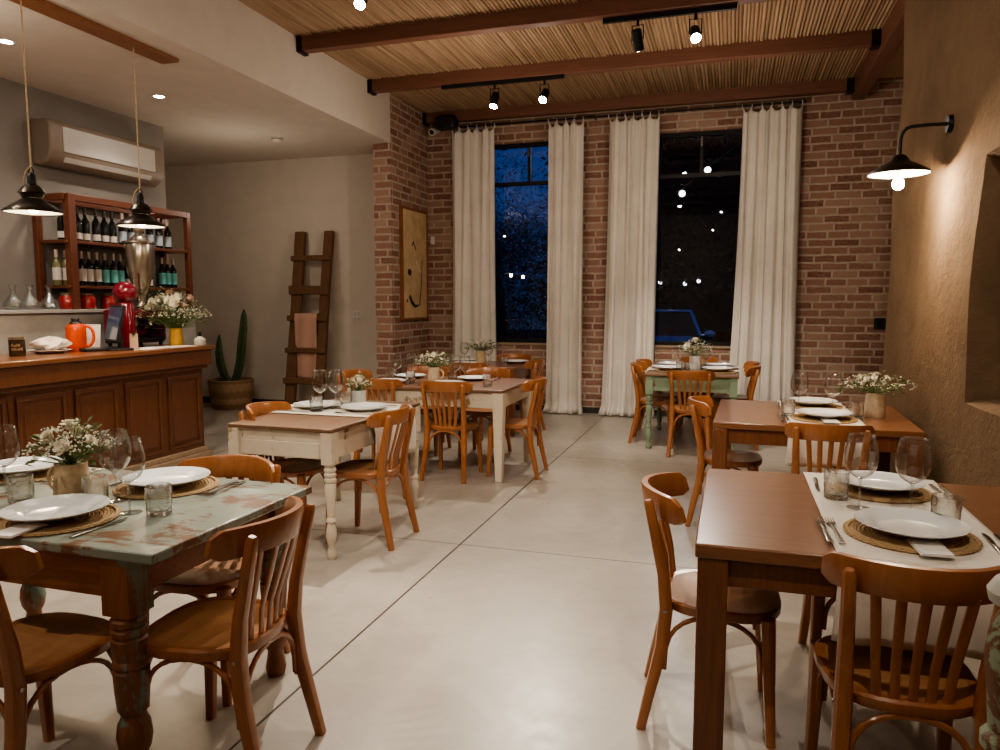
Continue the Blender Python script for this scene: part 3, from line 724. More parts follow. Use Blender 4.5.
# long white table
t = 'of the long white table'
setting(-2.92, 6.02, 0, 'at the near left '+t, mat=False, fork=1, size=.95)
setting(-2.360, 6.02, 0, 'at the near right '+t, mat=False, fork=1, size=.95)
setting(-2.940, 6.52, pi, 'at the far left '+t, mat=False, fork=1, size=.95)
setting(-2.290, 6.50, pi, 'at the far right '+t, mat=False, fork=1, size=.95)
t = 'on the long white table'
wine(-2.970, 6.28, 'left of the pair beside the left plates '+t, s=1.0); wine(-2.830, 6.30, 'right of the pair beside the left plates '+t, s=1.0)
wine(-2.380, 6.27, 'left of the pair right of the jug '+t, s=1.0); wine(-2.270, 6.22, 'right of the pair right of the jug '+t, s=1.0)
tumb(-2.74, 6.08, 'just left of the jug '+t, s=1.0); tumb(-2.000, 6.05, 'by the right end '+t, s=1.0); tumb(-3.05, 6.32, 'by the left end '+t, s=1.0); tumb(-2.470, 6.42, 'behind the jug '+t, s=1.0)
# dark brown table
t = 'on the dark brown corner table'
setting(-2.95, 8.05, 0, 'at the near left '+t, mat=False, cut=False); setting(-2.45, 8.48, pi, 'at the far right '+t, mat=False, cut=False); setting(-3.1, 8.48, pi, 'at the far left '+t, mat=False, cut=False)
wine(-3.02, 8.26, 'left one '+t, s=1.0); wine(-2.70, 8.2, 'right one '+t, s=1.0); tumb(-2.48, 8.12, 'near its right end '+t); 
# pale green table
t = 'on the pale green table'
setting(-.62, 8.0, -pi/2, 'at the near left '+t, cut=False); setting(-.12, 8.0, pi/2, 'at the near right '+t, cut=False)
setting(-.62, 8.48, -pi/2, 'at the far left '+t, cut=False); setting(-.12, 8.48, pi/2, 'at the far right '+t, cut=False)
wine(-.50, 8.2, 'left of the flowers '+t, s=1.0); wine(-.25, 8.24, 'right of the flowers '+t, s=1.0); tumb(-.44, 7.86, 'front left '+t); tumb(-.30, 8.38, 'back right, behind the flowers '+t)
tumb(-.50, 7.98, 'beside the near left plate '+t)
# middle brown table
t = 'on the middle brown table'
setting(.56, 4.90, 0, 'on the near side, '+t, z=RZ); setting(.55, 5.48, pi, 'on the window side, '+t, z=RZ, fork=1)
wine(.44, 5.22, 'left of the pair '+t, RZ); wine(.64, 5.18, 'right of the pair '+t, RZ); tumb(.36, 5.0, 'left of the near plate '+t, RZ); tumb(.76, 5.02, 'right of the near plate '+t, RZ-.006)
# nearest brown table
t = 'on the nearest brown table'
setting(.545, 2.50, 0, 'on the near side, '+t, z=RZ, knife=2, size=.98); setting(.555, 3.07, pi, 'on the far side, '+t, z=RZ, size=.95)
wine(.445, 2.79, 'left of the pair '+t, RZ); wine(.60, 2.76, 'right of the pair '+t, RZ)
tumb(.385, 2.91, 'left of the far plate '+t, RZ); tumb(.675, 2.64, 'right of the near plate '+t, RZ)

# ------------------------------------------------------------------ jugs and flowers
def jug(loc, r, h, mat, label, handle=None, name='flower_jug', taper=1.0):
    root = thing(name, label, 'jug' if handle is not None else 'pot', loc)
    p = [(0, 0), (r*.96, 0), (r, .006), (r*(1+.02*taper), h*.3), (r*(1-.10*taper), h*.8), (r*(1-.13*taper), h*.95), (r*(1-.08*taper), h), (r*(1-.16*taper), h-.003), (r*.82, h*.5), (r*.8, .012), (0, .012)]
    G().lathe(p, 24).obj('body', mat, root)
    if handle is not None:
        pts = []
        for i in range(11):
            a = -pi/2+pi*i/10; pts.append(((r*.93+.042*cos(a)*(h/.13))*cos(handle), (r*.93+.042*cos(a)*(h/.13))*sin(handle), h*.52+h*.33*sin(a)))
        G().tube(pts, .008*(h/.13)**.5, 8, flat=.7).obj('handle', mat, root)
    return root
def blossom(g, c, r, rn, axis):
    """a ranunculus: cupped petals in rings"""
    q = V((0, 0, 1)).rotation_difference(V(axis).normalized())
    for ring, (k, tilt, s, dz) in enumerate(((6, .95, 1.0, -.1), (6, .6, .85, .05), (5, .3, .6, .2))):
        for i in range(k):
            a = 2*pi*i/k + ring*.5 + rn.uniform(-.1, .1)
            vs = []
            for u, w in ((0, .15), (.35, .42), (.7, .5), (1.0, .28)):
                rad = u*r*s*sin(tilt+.35*u); zz = u*r*s*cos(tilt)*1.0 + dz*r - .15*r*u*u*sin(tilt)
                for sd in (-1, 0, 1):
                    vs.append(V((rad*cos(a)-sd*w*r*s*.75*sin(a), rad*sin(a)+sd*w*r*s*.75*cos(a), zz+(.10*r*abs(sd)))))
            fs = [(j*3+m_, j*3+m_+1, j*3+m_+4, j*3+m_+3) for j in range(3) for m_ in (0, 1)]
            g.add([q @ v + V(c) for v in vs], fs)
    g.ball(c, r*.42, 8, 5)
def bouquet(loc, mouth, spread, hgt, label, seed, big=5, small=60, leaves=60, bigr=.026, lean=(0, 0), pink=0, side=1.0, wild=1.0):
    rn = random.Random(seed); root = thing('flower_bouquet', label, 'flowers', loc)
    def tip(k=1.0, zmin=.2):
        a = rn.uniform(0, 2*pi); rr = spread*sqrt(rn.random())*k
        zz = hgt*(zmin+(1-zmin)*rn.random()*(1-.55*(rr/spread)**2))
        return V((rr*cos(a)*side+lean[0]*zz, rr*sin(a)+lean[1]*zz, zz))
    stems = G(); lv = G(); lv2 = G(); fl = G()
    def stem(p):
        b = V((p.x*.12, p.y*.12, -.06)); b.x = max(-mouth*.6, min(mouth*.6, b.x)); b.y = max(-mouth*.6, min(mouth*.6, b.y))
        m_ = (b+p)/2 + V((-p.x*.22, -p.y*.22, .02)); stems.tube([b, V((b.x, b.y, .0)), m_, p], .0014, 4, cap=False)
    for i in range(leaves):
        p = tip(1.05, .02); d = V((p.x, p.y, .02+rn.uniform(-.02, .05))).normalized(); l = rn.uniform(.03, .055)*(hgt/.16)**.5; wv = d.cross(V((0, 0, 1))).normalized()*l*.22
        mid = p + d*l*.5 + V((0, 0, .006)); e = p+d*l+V((0, 0, rn.uniform(-.012, .008)))
        tgt = lv if i % 3 else lv2
        tgt.add([p, mid+wv, e, mid-wv], [(0, 1, 2), (0, 2, 3)])
        if i % 2: stem(p)
    for i in range(small):
        p = tip(1.12*wild, .25); r = rn.uniform(.0035, .0065)
        fl.ball(p, r, 5, 3, (1, 1, .7)); fl.ball(p+V((rn.uniform(-.012, .012), rn.uniform(-.012, .012), rn.uniform(-.004, .01))), r*.8, 5, 3)
        if i % 3 == 0: stem(p)
    G().lathe([(0, -.005), (mouth*.8, -.005)], 12).obj('foliage_base', 'leaf', root)
    stems.obj('stems', 'leaf', root); lv.obj('leaves', 'leaf', root, smooth=False); lv2.obj('pale_leaves', 'leaf_pale', root, smooth=False)
    f = fl.obj('filler_flowers', 'filler', root); f['kind'] = 'stuff'
    for i in range(big):
        a = 2*pi*i/big + rn.uniform(-.4, .4); rr = spread*rn.uniform(.3, .75) if i else 0
        c = V((rr*cos(a)*side+lean[0]*hgt*.6, rr*sin(a), hgt*rn.uniform(.42, .75) if i else hgt*.8))
        g = G(); blossom(g, c, bigr*rn.uniform(.85, 1.15), rn, (c.x, c.y, .06))
        g.obj('blossom', 'petal_pink' if i < pink else 'petal', root)
    return root
# peeling green table: jug with a loose wild bunch
jug((-2.32, 2.10, TOP), .062, .135, 'jug', 'speckled tan stoneware jug with side handle on the peeling green table', handle=pi*1.03)
bouquet((-2.32, 2.10, TOP+.135), .05, .12, .165, 'loose white and green bunch in the tan jug on the peeling green table', 11, big=8, small=150, leaves=60, bigr=.030, wild=1.1)
jug((-2.50, 4.65, RZ), .055, .10, 'pot_white', 'small whitewashed flower pot on the small white table', name='flower_pot', taper=-.6)
bouquet((-2.50, 4.65, RZ+.10), .05, .085, .11, 'small white bunch in the whitewashed pot on the small white table', 12, big=5, small=50, leaves=50, bigr=.024)
jug((-2.58, 6.24, TOP), .055, .135, 'jug_pale', 'pale beige jug with right handle on the long white table', handle=0)
bouquet((-2.58, 6.24, TOP+.135), .05, .15, .15, 'white daisy bunch in the pale beige jug on the long white table', 13, big=7, small=90, leaves=80, bigr=.026)
jug((-2.85, 8.36, TOP), .06, .15, 'jug', 'tan cylinder vase on the dark brown corner table', name='flower_pot', taper=.2)
bouquet((-2.85, 8.36, TOP+.15), .05, .16, .15, 'green and white bunch on the dark brown corner table', 14, big=4, small=100, leaves=110, bigr=.022)
jug((-.36, 8.18, TOP), .06, .15, 'pot_white', 'pale metal flower pot on the pale green table', name='flower_pot', taper=.2)
bouquet((-.36, 8.18, TOP+.15), .05, .17, .20, 'airy bunch with one large white bloom on the pale green table', 15, big=3, small=110, leaves=40, bigr=.045)
jug((.885, 5.15, TOP), .062, .155, 'jug_pale', 'beige tapered vase on the middle brown table beside the adobe wall', name='flower_pot')
bouquet((.885, 5.15, TOP+.155), .05, .17, .13, 'wide white and green bunch in the beige vase by the adobe wall', 16, big=8, small=90, leaves=90, bigr=.024, side=1.15)

# ------------------------------------------------------------------ bar counter
CF, CE, CT = -4.89, 5.96, 1.085
root = thing('bar_counter', 'oak panelled bar counter on a stone plinth, along the left', 'bar counter')
Y0 = 2.2
G().bx(-5.50, CF, Y0, CE, .1, .9).obj('carcass', 'counter', root)
G().bx(-5.50, CF+.055, Y0, CE+.045, 0, .055).bx(-5.5, CF+.03, Y0, CE+.025, .055, .1).obj('plinth', 'plinth', root, bevel=.008)
G().bx(-5.50, CF+.085, Y0, CE+.05, .90, 1.045).bx(-5.5, CF+.05, Y0, CE+.03, .862, .90).obj('frieze', 'counter', root, bevel=.008)
yy = 5.94
while yy-.5 > Y0:
    a, b = yy-.45, yy-.025
    f = G()
    for (y0, y1, z0, z1) in ((a, b, .14, .175), (a, b, .785, .82), (a, a+.035, .175, .785), (b-.035, b, .175, .785)): f.bx(CF-.004, CF+.014, y0, y1, z0, z1)
    p = f.obj('panel_frame', 'counter', root, bevel=.006)
    G().bx(CF-.004, CF+.007, a+.06, b-.06, .205, .755).obj('raised_panel', 'counter', p, bevel=.006)
    yy -= .5
f = G(); 
for (x0, x1) in ((-5.45, -5.0),): f.bx(x0, x1, CE-.004, CE+.012, .14, .82)
f.obj('end_panel', 'counter', root, bevel=.006)
o = G().bx(-5.60, CF+.11, Y0, CE+.07, 1.045, CT).obj('wooden_countertop', 'counter_top', bevel=.008); tag(o, 'polished oak worktop of the bar counter', 'countertop')
o = G().bx(LEFT+.003, -5.84, 2.2, 7.05, 0, 1.40).bx(LEFT+.003, -5.80, 2.2, 7.08, 1.40, 1.432).obj('back_counter', 'concrete', bevel=.004); tag(o, 'light grey concrete back counter below the bottle shelves', 'counter')

# ------------------------------------------------------------------ bottle shelf
XF, XB, SZ = -5.89, -6.235, 1.432
root = thing('bottle_shelf', 'red-brown open wooden shelf of wine bottles on the grey wall', 'shelf', (0, 0, 0))
for (yy, x_, w) in ((5.47, XF, .075), (7.03, XF, .055), (5.40, XB+.03, .055), (7.0, XB+.03, .05)):
    G().bx(x_-w/2, x_+w/2, yy-w/2, yy+w/2, SZ, 2.50).obj('post', 'shelf', root, bevel=.004)
for z in (1.655, 2.075): G().bx(XB+.005, XF+.02, 5.40, 7.03, z-.028, z).obj('shelf_board', 'shelf', root, bevel=.003)
G().bx(XF-.025, XF+.025, 5.47, 7.03, 2.44, 2.50).bx(XB+.01, XB+.05, 5.40, 7.0, 2.44, 2.50).bx(XB+.03, XF, 5.41, 5.455, 2.44, 2.50).bx(XB+.03, XF, 6.99, 7.03, 2.44, 2.50).obj('top_rail', 'shelf', root, bevel=.003)
def make_bottle(glass, label_m, z0, z1, cap):
    root = thing('wine_bottle', 'x', 'bottle')
    p = [(0, .004), (.020, .002), (.036, 0), (.0385, .008), (.0385, .185), (.035, .205), (.022, .228), (.0148, .245), (.0142, .315), (.016, .318), (.016, .33), (.012, .332), (0, .332)]
    G().lathe(p, 20).obj('glass_body', glass, root)
    lb = G().lathe([(.0392, z0), (.0392, z1)], 20, arc=.72, a0=-pi*.72+pi).obj('paper_label', label_m, root)
    G().lathe([(.0168, .262), (.0168, .331), (0, .334)], 16).obj('capsule', cap, root)
    g = G()
    zc = (z0+z1)/2; dz = (z1-z0)
    for k, (hh, wd) in enumerate(((.25, .35), (.08, .5), (-.12, .22))):
        g.lathe([(.0396, zc+dz*hh-.004), (.0396, zc+dz*hh+.004)], 8, arc=wd*.25, a0=-wd*.25*pi)
    g.obj('label_print', 'label_ink', lb)
    return root
B_dark = Proto(make_bottle('bottle', 'label_white', .025, .085, 'capsule_dark'))
B_blue = Proto(make_bottle('bottle', 'label_blue', .035, .145, 'capsule_pale'))
B_white = Proto(make_bottle('bottle_clear', 'label_white', .05, .165, 'capsule_pale'))
B_pink = Proto(make_bottle('bottle', 'label_white', .045, .165, 'capsule_pale'))
B_teal = Proto(make_bottle('bottle', 'label_teal', .04, .165, 'capsule_pale'))
B_short = Proto(make_bottle('bottle', 'label_white', .02, .085, 'capsule_dark'))
face = R(140)
ordn = ['first', 'second', 'third', 'fourth', 'fifth', 'sixth', 'seventh', 'eighth', 'ninth', 'tenth', 'eleventh', 'twelfth', 'thirteenth', 'fourteenth']
rn = random.Random(9)
for i, (yy, b) in enumerate(zip((5.50, 5.68, 5.775, 5.885, 5.995, 6.105, 6.22, 6.34, 6.47, 6.60, 6.735, 6.87), [B_dark]*6 + [B_blue]*6)):
    b.place((-6.02+rn.uniform(-.01, .01), yy, 2.0755), face+rn.uniform(-.15, .15), ('dark red-wine bottle with low white label' if b is B_dark else 'dark bottle with tall pale blue label')+', %s from the left on the upper shelf' % ordn[i], 'bottles on the upper shelf')
low = [(5.425, B_white), (5.512, B_white), (5.70, B_pink), (5.79, B_pink), (5.885, B_pink), (5.985, B_teal), (6.08, B_teal), (6.175, B_teal), (6.28, B_short), (6.41, B_short), (6.56, B_short), (6.76, B_teal), (6.85, B_teal), (6.94, B_teal)]
nm = {id(B_white): 'pale white-wine bottle with white label', id(B_pink): 'dark bottle with tall white label', id(B_teal): 'dark bottle with teal label', id(B_short): 'dark bottle with short cream label'}
for i, (yy, b) in enumerate(low):
    b.place((-6.02+rn.uniform(-.01, .01), yy, 1.6555), face+rn.uniform(-.15, .15), nm[id(b)]+', %s from the left on the lower shelf' % ordn[i], 'bottles on the lower shelf')
def make_decanter():
    root = thing('glass_decanter', 'x', 'decanter')
    G().lathe([(.06, .001), (.078, .008), (.085, .03), (.07, .07), (.035, .11), (.02, .14), (.018, .18), (.026, .205), (.032, .215)], 28).obj('body', 'crystal', root, solid=.002)
    G().lathe([(0, .002), (.062, .002)], 24).obj('base', 'glass', root); return root
D = Proto(make_decanter())
for yy, l in ((4.90, 'leftmost of three on the grey back counter'), (5.06, 'middle one of three on the grey back counter'), (5.26, 'next to the red preserve jars on the grey back counter')): D.place((-5.95, yy, SZ+.0005), 0, 'clear glass decanter, '+l, 'glass decanters')
def make_jar():
    root = thing('preserve_jar', 'x', 'jar')
    G().lathe([(0, .0), (.062, 0), (.07, .008), (.072, .05), (.070, .10), (.055, .125), (.052, .13), (0, .13)], 24).obj('red_contents', 'red_food', root)
    G().lathe([(.072, .002), (.0745, .01), (.0745, .102), (.058, .128), (.054, .135)], 24).obj('glass_wall', 'glass', root)
    G().lathe([(.057, .132), (.058, .134), (.058, .150), (.054, .153), (0, .153)], 24).obj('lid', 'lid', root); return root
J = Proto(make_jar())
for yy, l in ((5.45, 'nearest the decanters'), (5.68, 'in the middle'), (5.93, 'partly behind the red coffee grinder')): J.place((-5.95, yy, SZ+.0005), 0, 'squat glass jar of red preserve with tin lid, '+l, 'red preserve jars')

# ------------------------------------------------------------------ things on the counter
root = thing('orange_jug', 'bright orange plastic thermos jug with loop handle and black stopper on the bar', 'jug', (-5.33, 4.95, CT))
G().lathe([(0, 0), (.070, 0), (.075, .006), (.077, .05), (.079, .16), (.076, .20), (.064, .222), (.046, .232), (0, .232)], 28).obj('body', 'orange', root)
G().lathe([(.048, .230), (.050, .234), (.044, .246), (.030, .25), (.028, .262), (.034, .268), (.03, .278), (0, .28)], 20).obj('stopper', 'black_plastic', root)
a0 = R(35); pts = []
for i in range(13):
    a = -pi*.62+pi*1.2*i/12; rr = .062+.072*max(0, cos(a*.9))**.8; pts.append((rr*cos(a0), rr*sin(a0), .125+.085*sin(a)))
G().tube(pts, .013, 10, flat=.7).obj('handle', 'orange', root)
root = thing('coffee_tin', 'dark brown coffee tin with tan lettering at the left end of the bar', 'tin', (-5.25, 4.33, CT))
G().lathe([(0, 0), (.055, 0), (.056, .003), (.056, .142), (.0, .142)], 28).obj('body', 'tin', root)
G().lathe([(.0575, .128), (.0575, .146), (.053, .149), (0, .149)], 28).obj('lid', 'lid', root)
g = G(); rn = random.Random(2)
for j, (z0, n_) in enumerate(((.075, 7), (.045, 9))):
    for i in range(n_):
        a = R(-80)+i*.16
        g.lathe([(.0566, z0), (.0566, z0+rn.uniform(.012, .024))], 3, arc=.017, a0=a)
g.obj('lettering', 'tan_mark', root)
o = make_plate('serving_plate'); o.location = (-5.30, 4.66, CT+.001); tag(o, 'white plate under the plastic bag of bread on the bar', 'plate')
g = G()
def bagf(u, v):
    th, ph = 2*pi*u, pi*v
    r = 1+.10*sin(5*th+2*ph)+.07*sin(9*th+7*ph)
    return (.13*sin(ph)*cos(th)*r, .15*sin(ph)*sin(th)*r, .052+.05*cos(ph)*r + .012*sin(3*th))
g.grid(bagf, 40, 18)
tag(g.obj('bread_bag', 'bag', loc=(-5.30, 4.66, CT+.022)), 'crumpled clear plastic bag of bread on the bar', 'bag')
root = thing('sales_monitor', 'thin dark point-of-sale screen with bluish face standing on the bar', 'monitor', (-5.10, 5.14, CT), R(-30))
root.scale = (1.2, 1.2, 1.32)
G().box((0, 0, .175), (.30, .022, .24), (R(-12), 0, 0)).obj('housing', 'black_plastic', root, bevel=.004)
G().box((0, -.0125, .177), (.28, .003, .215), (R(-12), 0, 0)).obj('screen', 'screen', root)
G().tube([(0, .03, .008), (0, .03, .10), (0, .01, .16)], .018, 10).obj('stand', 'black_plastic', root)
G().bx(-.11, .11, -.07, .09, 0, .012).obj('base', 'black_plastic', root, bevel=.004)
tag(G().box((0, 0, .12), (.13, .004, .20), (R(-8), 0, 0)).obj('paper_sheet', 'paper', loc=(-5.34, 5.13, CT), rz=R(20)), 'upright white sheet of paper propped left of the monitor', 'paper')
o = G().bx(-.05, .05, -.15, .13, 0, .03).obj('card_terminal', 'black_plastic', loc=(-5.12, 4.99, CT), rz=R(-20), bevel=.008); tag(o, 'flat black card terminal lying in front of the monitor', 'card terminal')
root = thing('menu_card', 'small pinkish card on a black clip stand, right of the monitor', 'card', (-5.0, 5.24, CT), R(40))
G().box((0, 0, .075), (.065, .004, .13), (R(-10), 0, 0)).obj('card_face', 'card', root)
G().bx(-.012, .012, -.01, .02, .13, .148).bx(-.04, .04, -.02, .05, 0, .008).obj('clip_stand', 'black_plastic', root)
tag(G().bx(-.11, .11, -.16, .16, 0, .006).obj('paper_menu', 'paper', loc=(-4.96, 5.36, CT), rz=R(8)), 'white paper menu lying on the bar, nearer the monitor', 'menu', 'paper menus on the bar')
tag(G().bx(-.10, .10, -.15, .15, 0, .006).obj('paper_menu', 'paper', loc=(-4.93, 5.68, CT), rz=R(-6)), 'white paper menu lying on the bar in front of the red coffee machine', 'menu', 'paper menus on the bar')
# red coffee machine
root = thing('espresso_machine', 'cherry red espresso machine on the far end of the bar', 'coffee machine', (-5.42, 5.725, CT))
G().bx(-.17, .13, -.22, .22, .03, .08).obj('drip_base', 'black_plastic', root, bevel=.01)
G().bx(-.17, -.02, -.22, .22, .08, .28).obj('body', 'red', root, bevel=.03, seg=3)
G().bx(-.18, .14, -.23, .23, .26, .345).obj('head', 'red', root, bevel=.03, seg=3)
for yy in (-.228, .20): G().bx(-.17, .14, yy, yy+.028, .05, .28).obj('side_panel', 'red', root, bevel=.012)
for yy in (-.10, .10):
    gp = G().lathe([(0, .19), (.03, .19), (.034, .20), (.034, .26), (0, .26)], 16, (.07, yy, 0)).obj('group_head', 'steel', root)
    G().tube([(.09, yy, .205), (.20, yy, .195)], .012, 8).obj('portafilter_handle', 'black_plastic', gp)
for yy in (-.19, .19):
    for xx in (-.14, .1): G().lathe([(0, 0), (.018, 0), (.018, .032), (0, .032)], 10, (xx, yy, 0)).obj('foot', 'black_plastic', root)
G().tube([(.12, -.17, .26), (.15, -.17, .20), (.14, -.16, .12)], .005, 8).obj('steam_wand', 'steel', root)
root = thing('coffee_grinder', 'red domed coffee grinder beside the monitor', 'grinder', (-5.20, 5.37, CT))
G().lathe([(0, 0), (.075, 0), (.08, .02), (.075, .38), (.06, .41), (0, .42)], 20).obj('body', 'red', root)
G().ball((0, 0, .50), .105, 20, 12, (1, 1, .95)).obj('hopper', 'red', root)
G().lathe([(.05, .405), (.06, .415), (.05, .43), (0, .43)], 16).obj('collar', 'steel', root)
root = thing('silver_urn', 'tall silver lidded urn under the right pendant lamp', 'urn', (-5.40, 5.78, CT+.3455))
G().lathe([(0, 0), (.085, 0), (.09, .012), (.05, .03), (.035, .06), (.035, .12), (.055, .16), (.085, .24), (.115, .36), (.13, .50), (.134, .60), (.128, .62), (0, .62)], 32).obj('bowl', 'silver', root)
G().lathe([(.134, .618), (.155, .625), (.152, .636), (.10, .652), (.055, .685), (.035, .71), (.028, .722), (.045, .74), (.048, .757), (.03, .78), (0, .785)], 32).obj('lid', 'silver', root)
jug((-5.12, 5.90, CT), .062, .165, 'jug_yellow', 'mustard yellow jug holding the large bouquet on the bar', handle=None, name='flower_vase')
bouquet((-5.12, 5.90, CT+.165), .05, .27, .40, 'large cream and dusty pink bouquet in the yellow jug on the bar', 17, big=16, small=380, leaves=200, bigr=.048, pink=3, side=1.1, wild=1.15, lean=(-.22, -.12))
root = thing('diffuser_jar', 'small squat clear jar with dark stopper at the end of the bar', 'jar', (-4.855, 5.91, CT))
G().lathe([(0, .002), (.048, .002), (.052, .01), (.052, .06), (.02, .085), (.016, .09)], 20).obj('glass_body', 'pot_white', root)
G().lathe([(.016, .088), (.018, .092), (.014, .13), (0, .132)], 12).obj('stopper', 'black_plastic', root)

# ------------------------------------------------------------------ air conditioner
root = thing('air_conditioner', 'long split air conditioner high on the grey wall above the bottles', 'air conditioner', (0, 0, 0))
def prof_ac(y): return
sec = [(LEFT, 2.78), (LEFT+.10, 2.765), (LEFT+.17, 2.80), (LEFT+.215, 2.87), (LEFT+.225, 2.93), (LEFT+.225, 3.12), (LEFT+.21, 3.16), (LEFT+.17, 3.185), (LEFT, 3.185)]
g = G(); vs = [(x_, y_, z_) for y_ in (5.42, 6.86) for x_, z_ in sec]; n = len(sec)
g.add(vs, [tuple(range(n)), tuple(range(2*n-1, n-1, -1))] + [(i, (i+1) % n, n+(i+1) % n, n+i) for i in range(n)])
g.obj('casing', 'ac_shade', root, bevel=.015)
G().bx(LEFT+.222, LEFT+.232, 5.56, 6.72, 2.90, 3.13).obj('front_cover', 'ac_white', root, bevel=.004)
G().box((LEFT+.195, 6.14, 2.835), (.004, 1.1, .05), (0, R(32), 0)).obj('louvre', 'ac_white', root)

# ------------------------------------------------------------------ wall and floor pieces by the white wall
root = thing('wooden_ladder', 'rough old wooden ladder leaning on the white wall', 'ladder', (-5.53, 8.72, 0))
def lean(z): return .40*z/2.47
for sx, w_ in ((-.205, .15), (.235, .13)):
    vs = [];
    for z in (0, .6, 1.2, 1.8, 2.47):
        ww = w_/2*(1+.04*sin(5*z+sx)); xo = sx*(1+.02*sin(3*z))
        vs += [(xo-ww, lean(z)-.04, z), (xo+ww, lean(z)-.04, z), (xo+ww, lean(z)+.035, z), (xo-ww, lean(z)+.035, z)]
    G().add(vs, [(3, 2, 1, 0), (16, 17, 18, 19)] + [(r*4+i, r*4+(i+1) % 4, r*4+4+(i+1) % 4, r*4+4+i) for r in range(4) for i in range(4)]).obj('side_rail', 'ladder', root, bevel=.012)
for z, h_ in ((2.10, .07), (1.66, .12), (1.28, .08), (.845, .07), (.43, .08)):
    G().box((.01, lean(z)-.055, z), (.62, .05, h_), (0, R(random.uniform(-1, 1)), 0)).obj('rung', 'ladder', root, bevel=.01)
def tw(u, v):
    # hangs from the third rung, front layer long, back layer short
    zt = 1.335
    if v < .2: z = 1.05+(zt-1.05)*(v/.2); y = lean(1.28)+.0
    else: z = zt-(v-.2)/.8*.86; y = lean(1.28)-.105
    if .15 < v < .25: y = lean(1.28)-.055+.05*cos(pi*(v-.15)/.1); z = zt+.008
    x = .04+.33*(u-.5)*(1+.06*(1-v)) - .01
    return (x, y+.010*sin(9*u+2*v)-.005*v, z-(.03*u if v > .5 else 0))
t_ = thing('pink_throw', 'dusty pink fringed throw draped over a ladder rung', 'throw', (-5.55, 8.72, 0))
G().grid(tw, 24, 40).obj('woven_cloth', 'towel', t_, solid=.005, sharp=80)
g = G()
for i in range(26):
    u = i/25; p = tw(u, 1); g.tube([p, (p[0]+random.uniform(-.008, .008), p[1], p[2]-.035), (p[0]+random.uniform(-.012, .012), p[1], p[2]-.06)], .0028, 4)
g.obj('fringe', 'towel', t_)
root = thing('basket_planter', 'round woven basket planter on the floor beside the bar', 'planter', (-6.76, 8.84, 0))
G().lathe([(0, 0), (.25, 0), (.265, .015), (.285, .15), (.305, .36), (.312, .40), (.30, .412), (.285, .40), (.28, .36), (0, .36)], 40, ripple=lambda i, j, th: 1+.008*(j % 2)).obj('woven_body', 'basket', root)
G().lathe([(0, .368), (.278, .365)], 24).obj('soil', 'soil', root)
root = thing('cactus', 'tall two-armed cactus growing in the basket planter', 'cactus', (-6.76, 8.84, .36))
def ribbed(pts, rad):
    g = G(); n = 20; k = len(pts)
    pts = [V(p) for p in pts]
    for i, p in enumerate(pts):
        t = (pts[min(i+1, k-1)]-pts[max(i-1, 0)]).normalized(); a = V((0, 1, 0)); a = (a-t*a.dot(t)).normalized(); b = t.cross(a)
        for j in range(n):
            th = 2*pi*j/n; rr = rad[i]*(1+.22*cos(5*th)); g.v.append(tuple(p+a*rr*cos(th)+b*rr*sin(th)))
    g.f = [(i*n+j, i*n+(j+1) % n, (i+1)*n+(j+1) % n, (i+1)*n+j) for i in range(k-1) for j in range(n)] + [tuple(range((k-1)*n, k*n))]
    return g
ribbed([(.04, 0, 0), (.11, 0, .12), (.17, 0, .32), (.20, 0, .55), (.235, 0, .78), (.25, 0, .95), (.255, 0, 1.04)], [.04, .05, .052, .052, .047, .035, .008]).obj('tall_arm', 'cactus', root)
ribbed([(-.04, 0, 0), (-.11, 0, .10), (-.165, 0, .25), (-.185, 0, .42), (-.18, 0, .58), (-.165, 0, .68)], [.04, .048, .05, .045, .03, .008]).obj('short_arm', 'cactus', root)
root = thing('tall_picture', 'tall narrow tan panel with black brush marks on the brick return wall', 'picture', (BULK, 9.29, 1.27))
G().bx(.0, .035, -.41, .41, 0, 1.46).obj('panel', 'canvas', root)
f = G(); 
for (a, b, c_, d_) in ((-.42, -.39, -.01, 1.47), (.39, .42, -.01, 1.47)): f.bx(0, .045, a, b, c_, d_)
f.bx(0, .045, -.39, .39, -.01, .02).bx(0, .045, -.39, .39, 1.44, 1.47); f.obj('frame', 'frame_wood', root)
def stroke(pts, rad, m='ink', nm='brush_mark'): G().tube([(.036, a, b) for a, b in pts], rad, 8, flat=1, up=(1, 0, 0)).tf(MX.Diagonal((1, 1, 1, 1))).obj(nm, m, root)
def flatstroke(poly, m='ink'): 
    n_ = len(poly); G().add([(.0365, a, b) for a, b in poly], [tuple(range(n_))]).obj('brush_mark', m, root, smooth=False)
flatstroke([(-.22, .30), (-.14, .20), (-.02, .15), (.08, .17), (.14, .26), (.10, .20), (.0, .19), (-.10, .25), (-.17, .33)][::1])
flatstroke([(.14, .17), (.20, .40), (.24, .80), (.225, .80), (.18, .42), (.12, .18)])
flatstroke([(-.25, .60), (-.16, .57), (-.12, .63), (-.17, .67), (-.24, .66)])
flatstroke([(-.08, 1.03), (.02, .92), (.04, .93), (-.05, 1.05)]); flatstroke([(-.12, 1.0), (-.09, .96), (-.07, 1.02)])
flatstroke([(.0, .78), (.16, .62), (.24, .70), (.16, .66), (.04, .80)], 'white_ink'); flatstroke([(-.26, .28), (-.30, .24), (-.24, .22)])
tag(G().bx(-4.10, -4.04, BACK-.04, BACK, 2.31, 2.42).obj('alarm_sensor', 'white_plastic', bevel=.008), 'small white alarm sensor on the brick by the tall picture', 'sensor')
root = thing('wall_outlet', 'white double wall socket on the white wall right of the ladder', 'socket', (-4.93, WHITE_Y, 1.22))
G().bx(-.07, .07, -.012, 0, 0, .16).obj('cover_plate', 'white_plastic', root, bevel=.004)
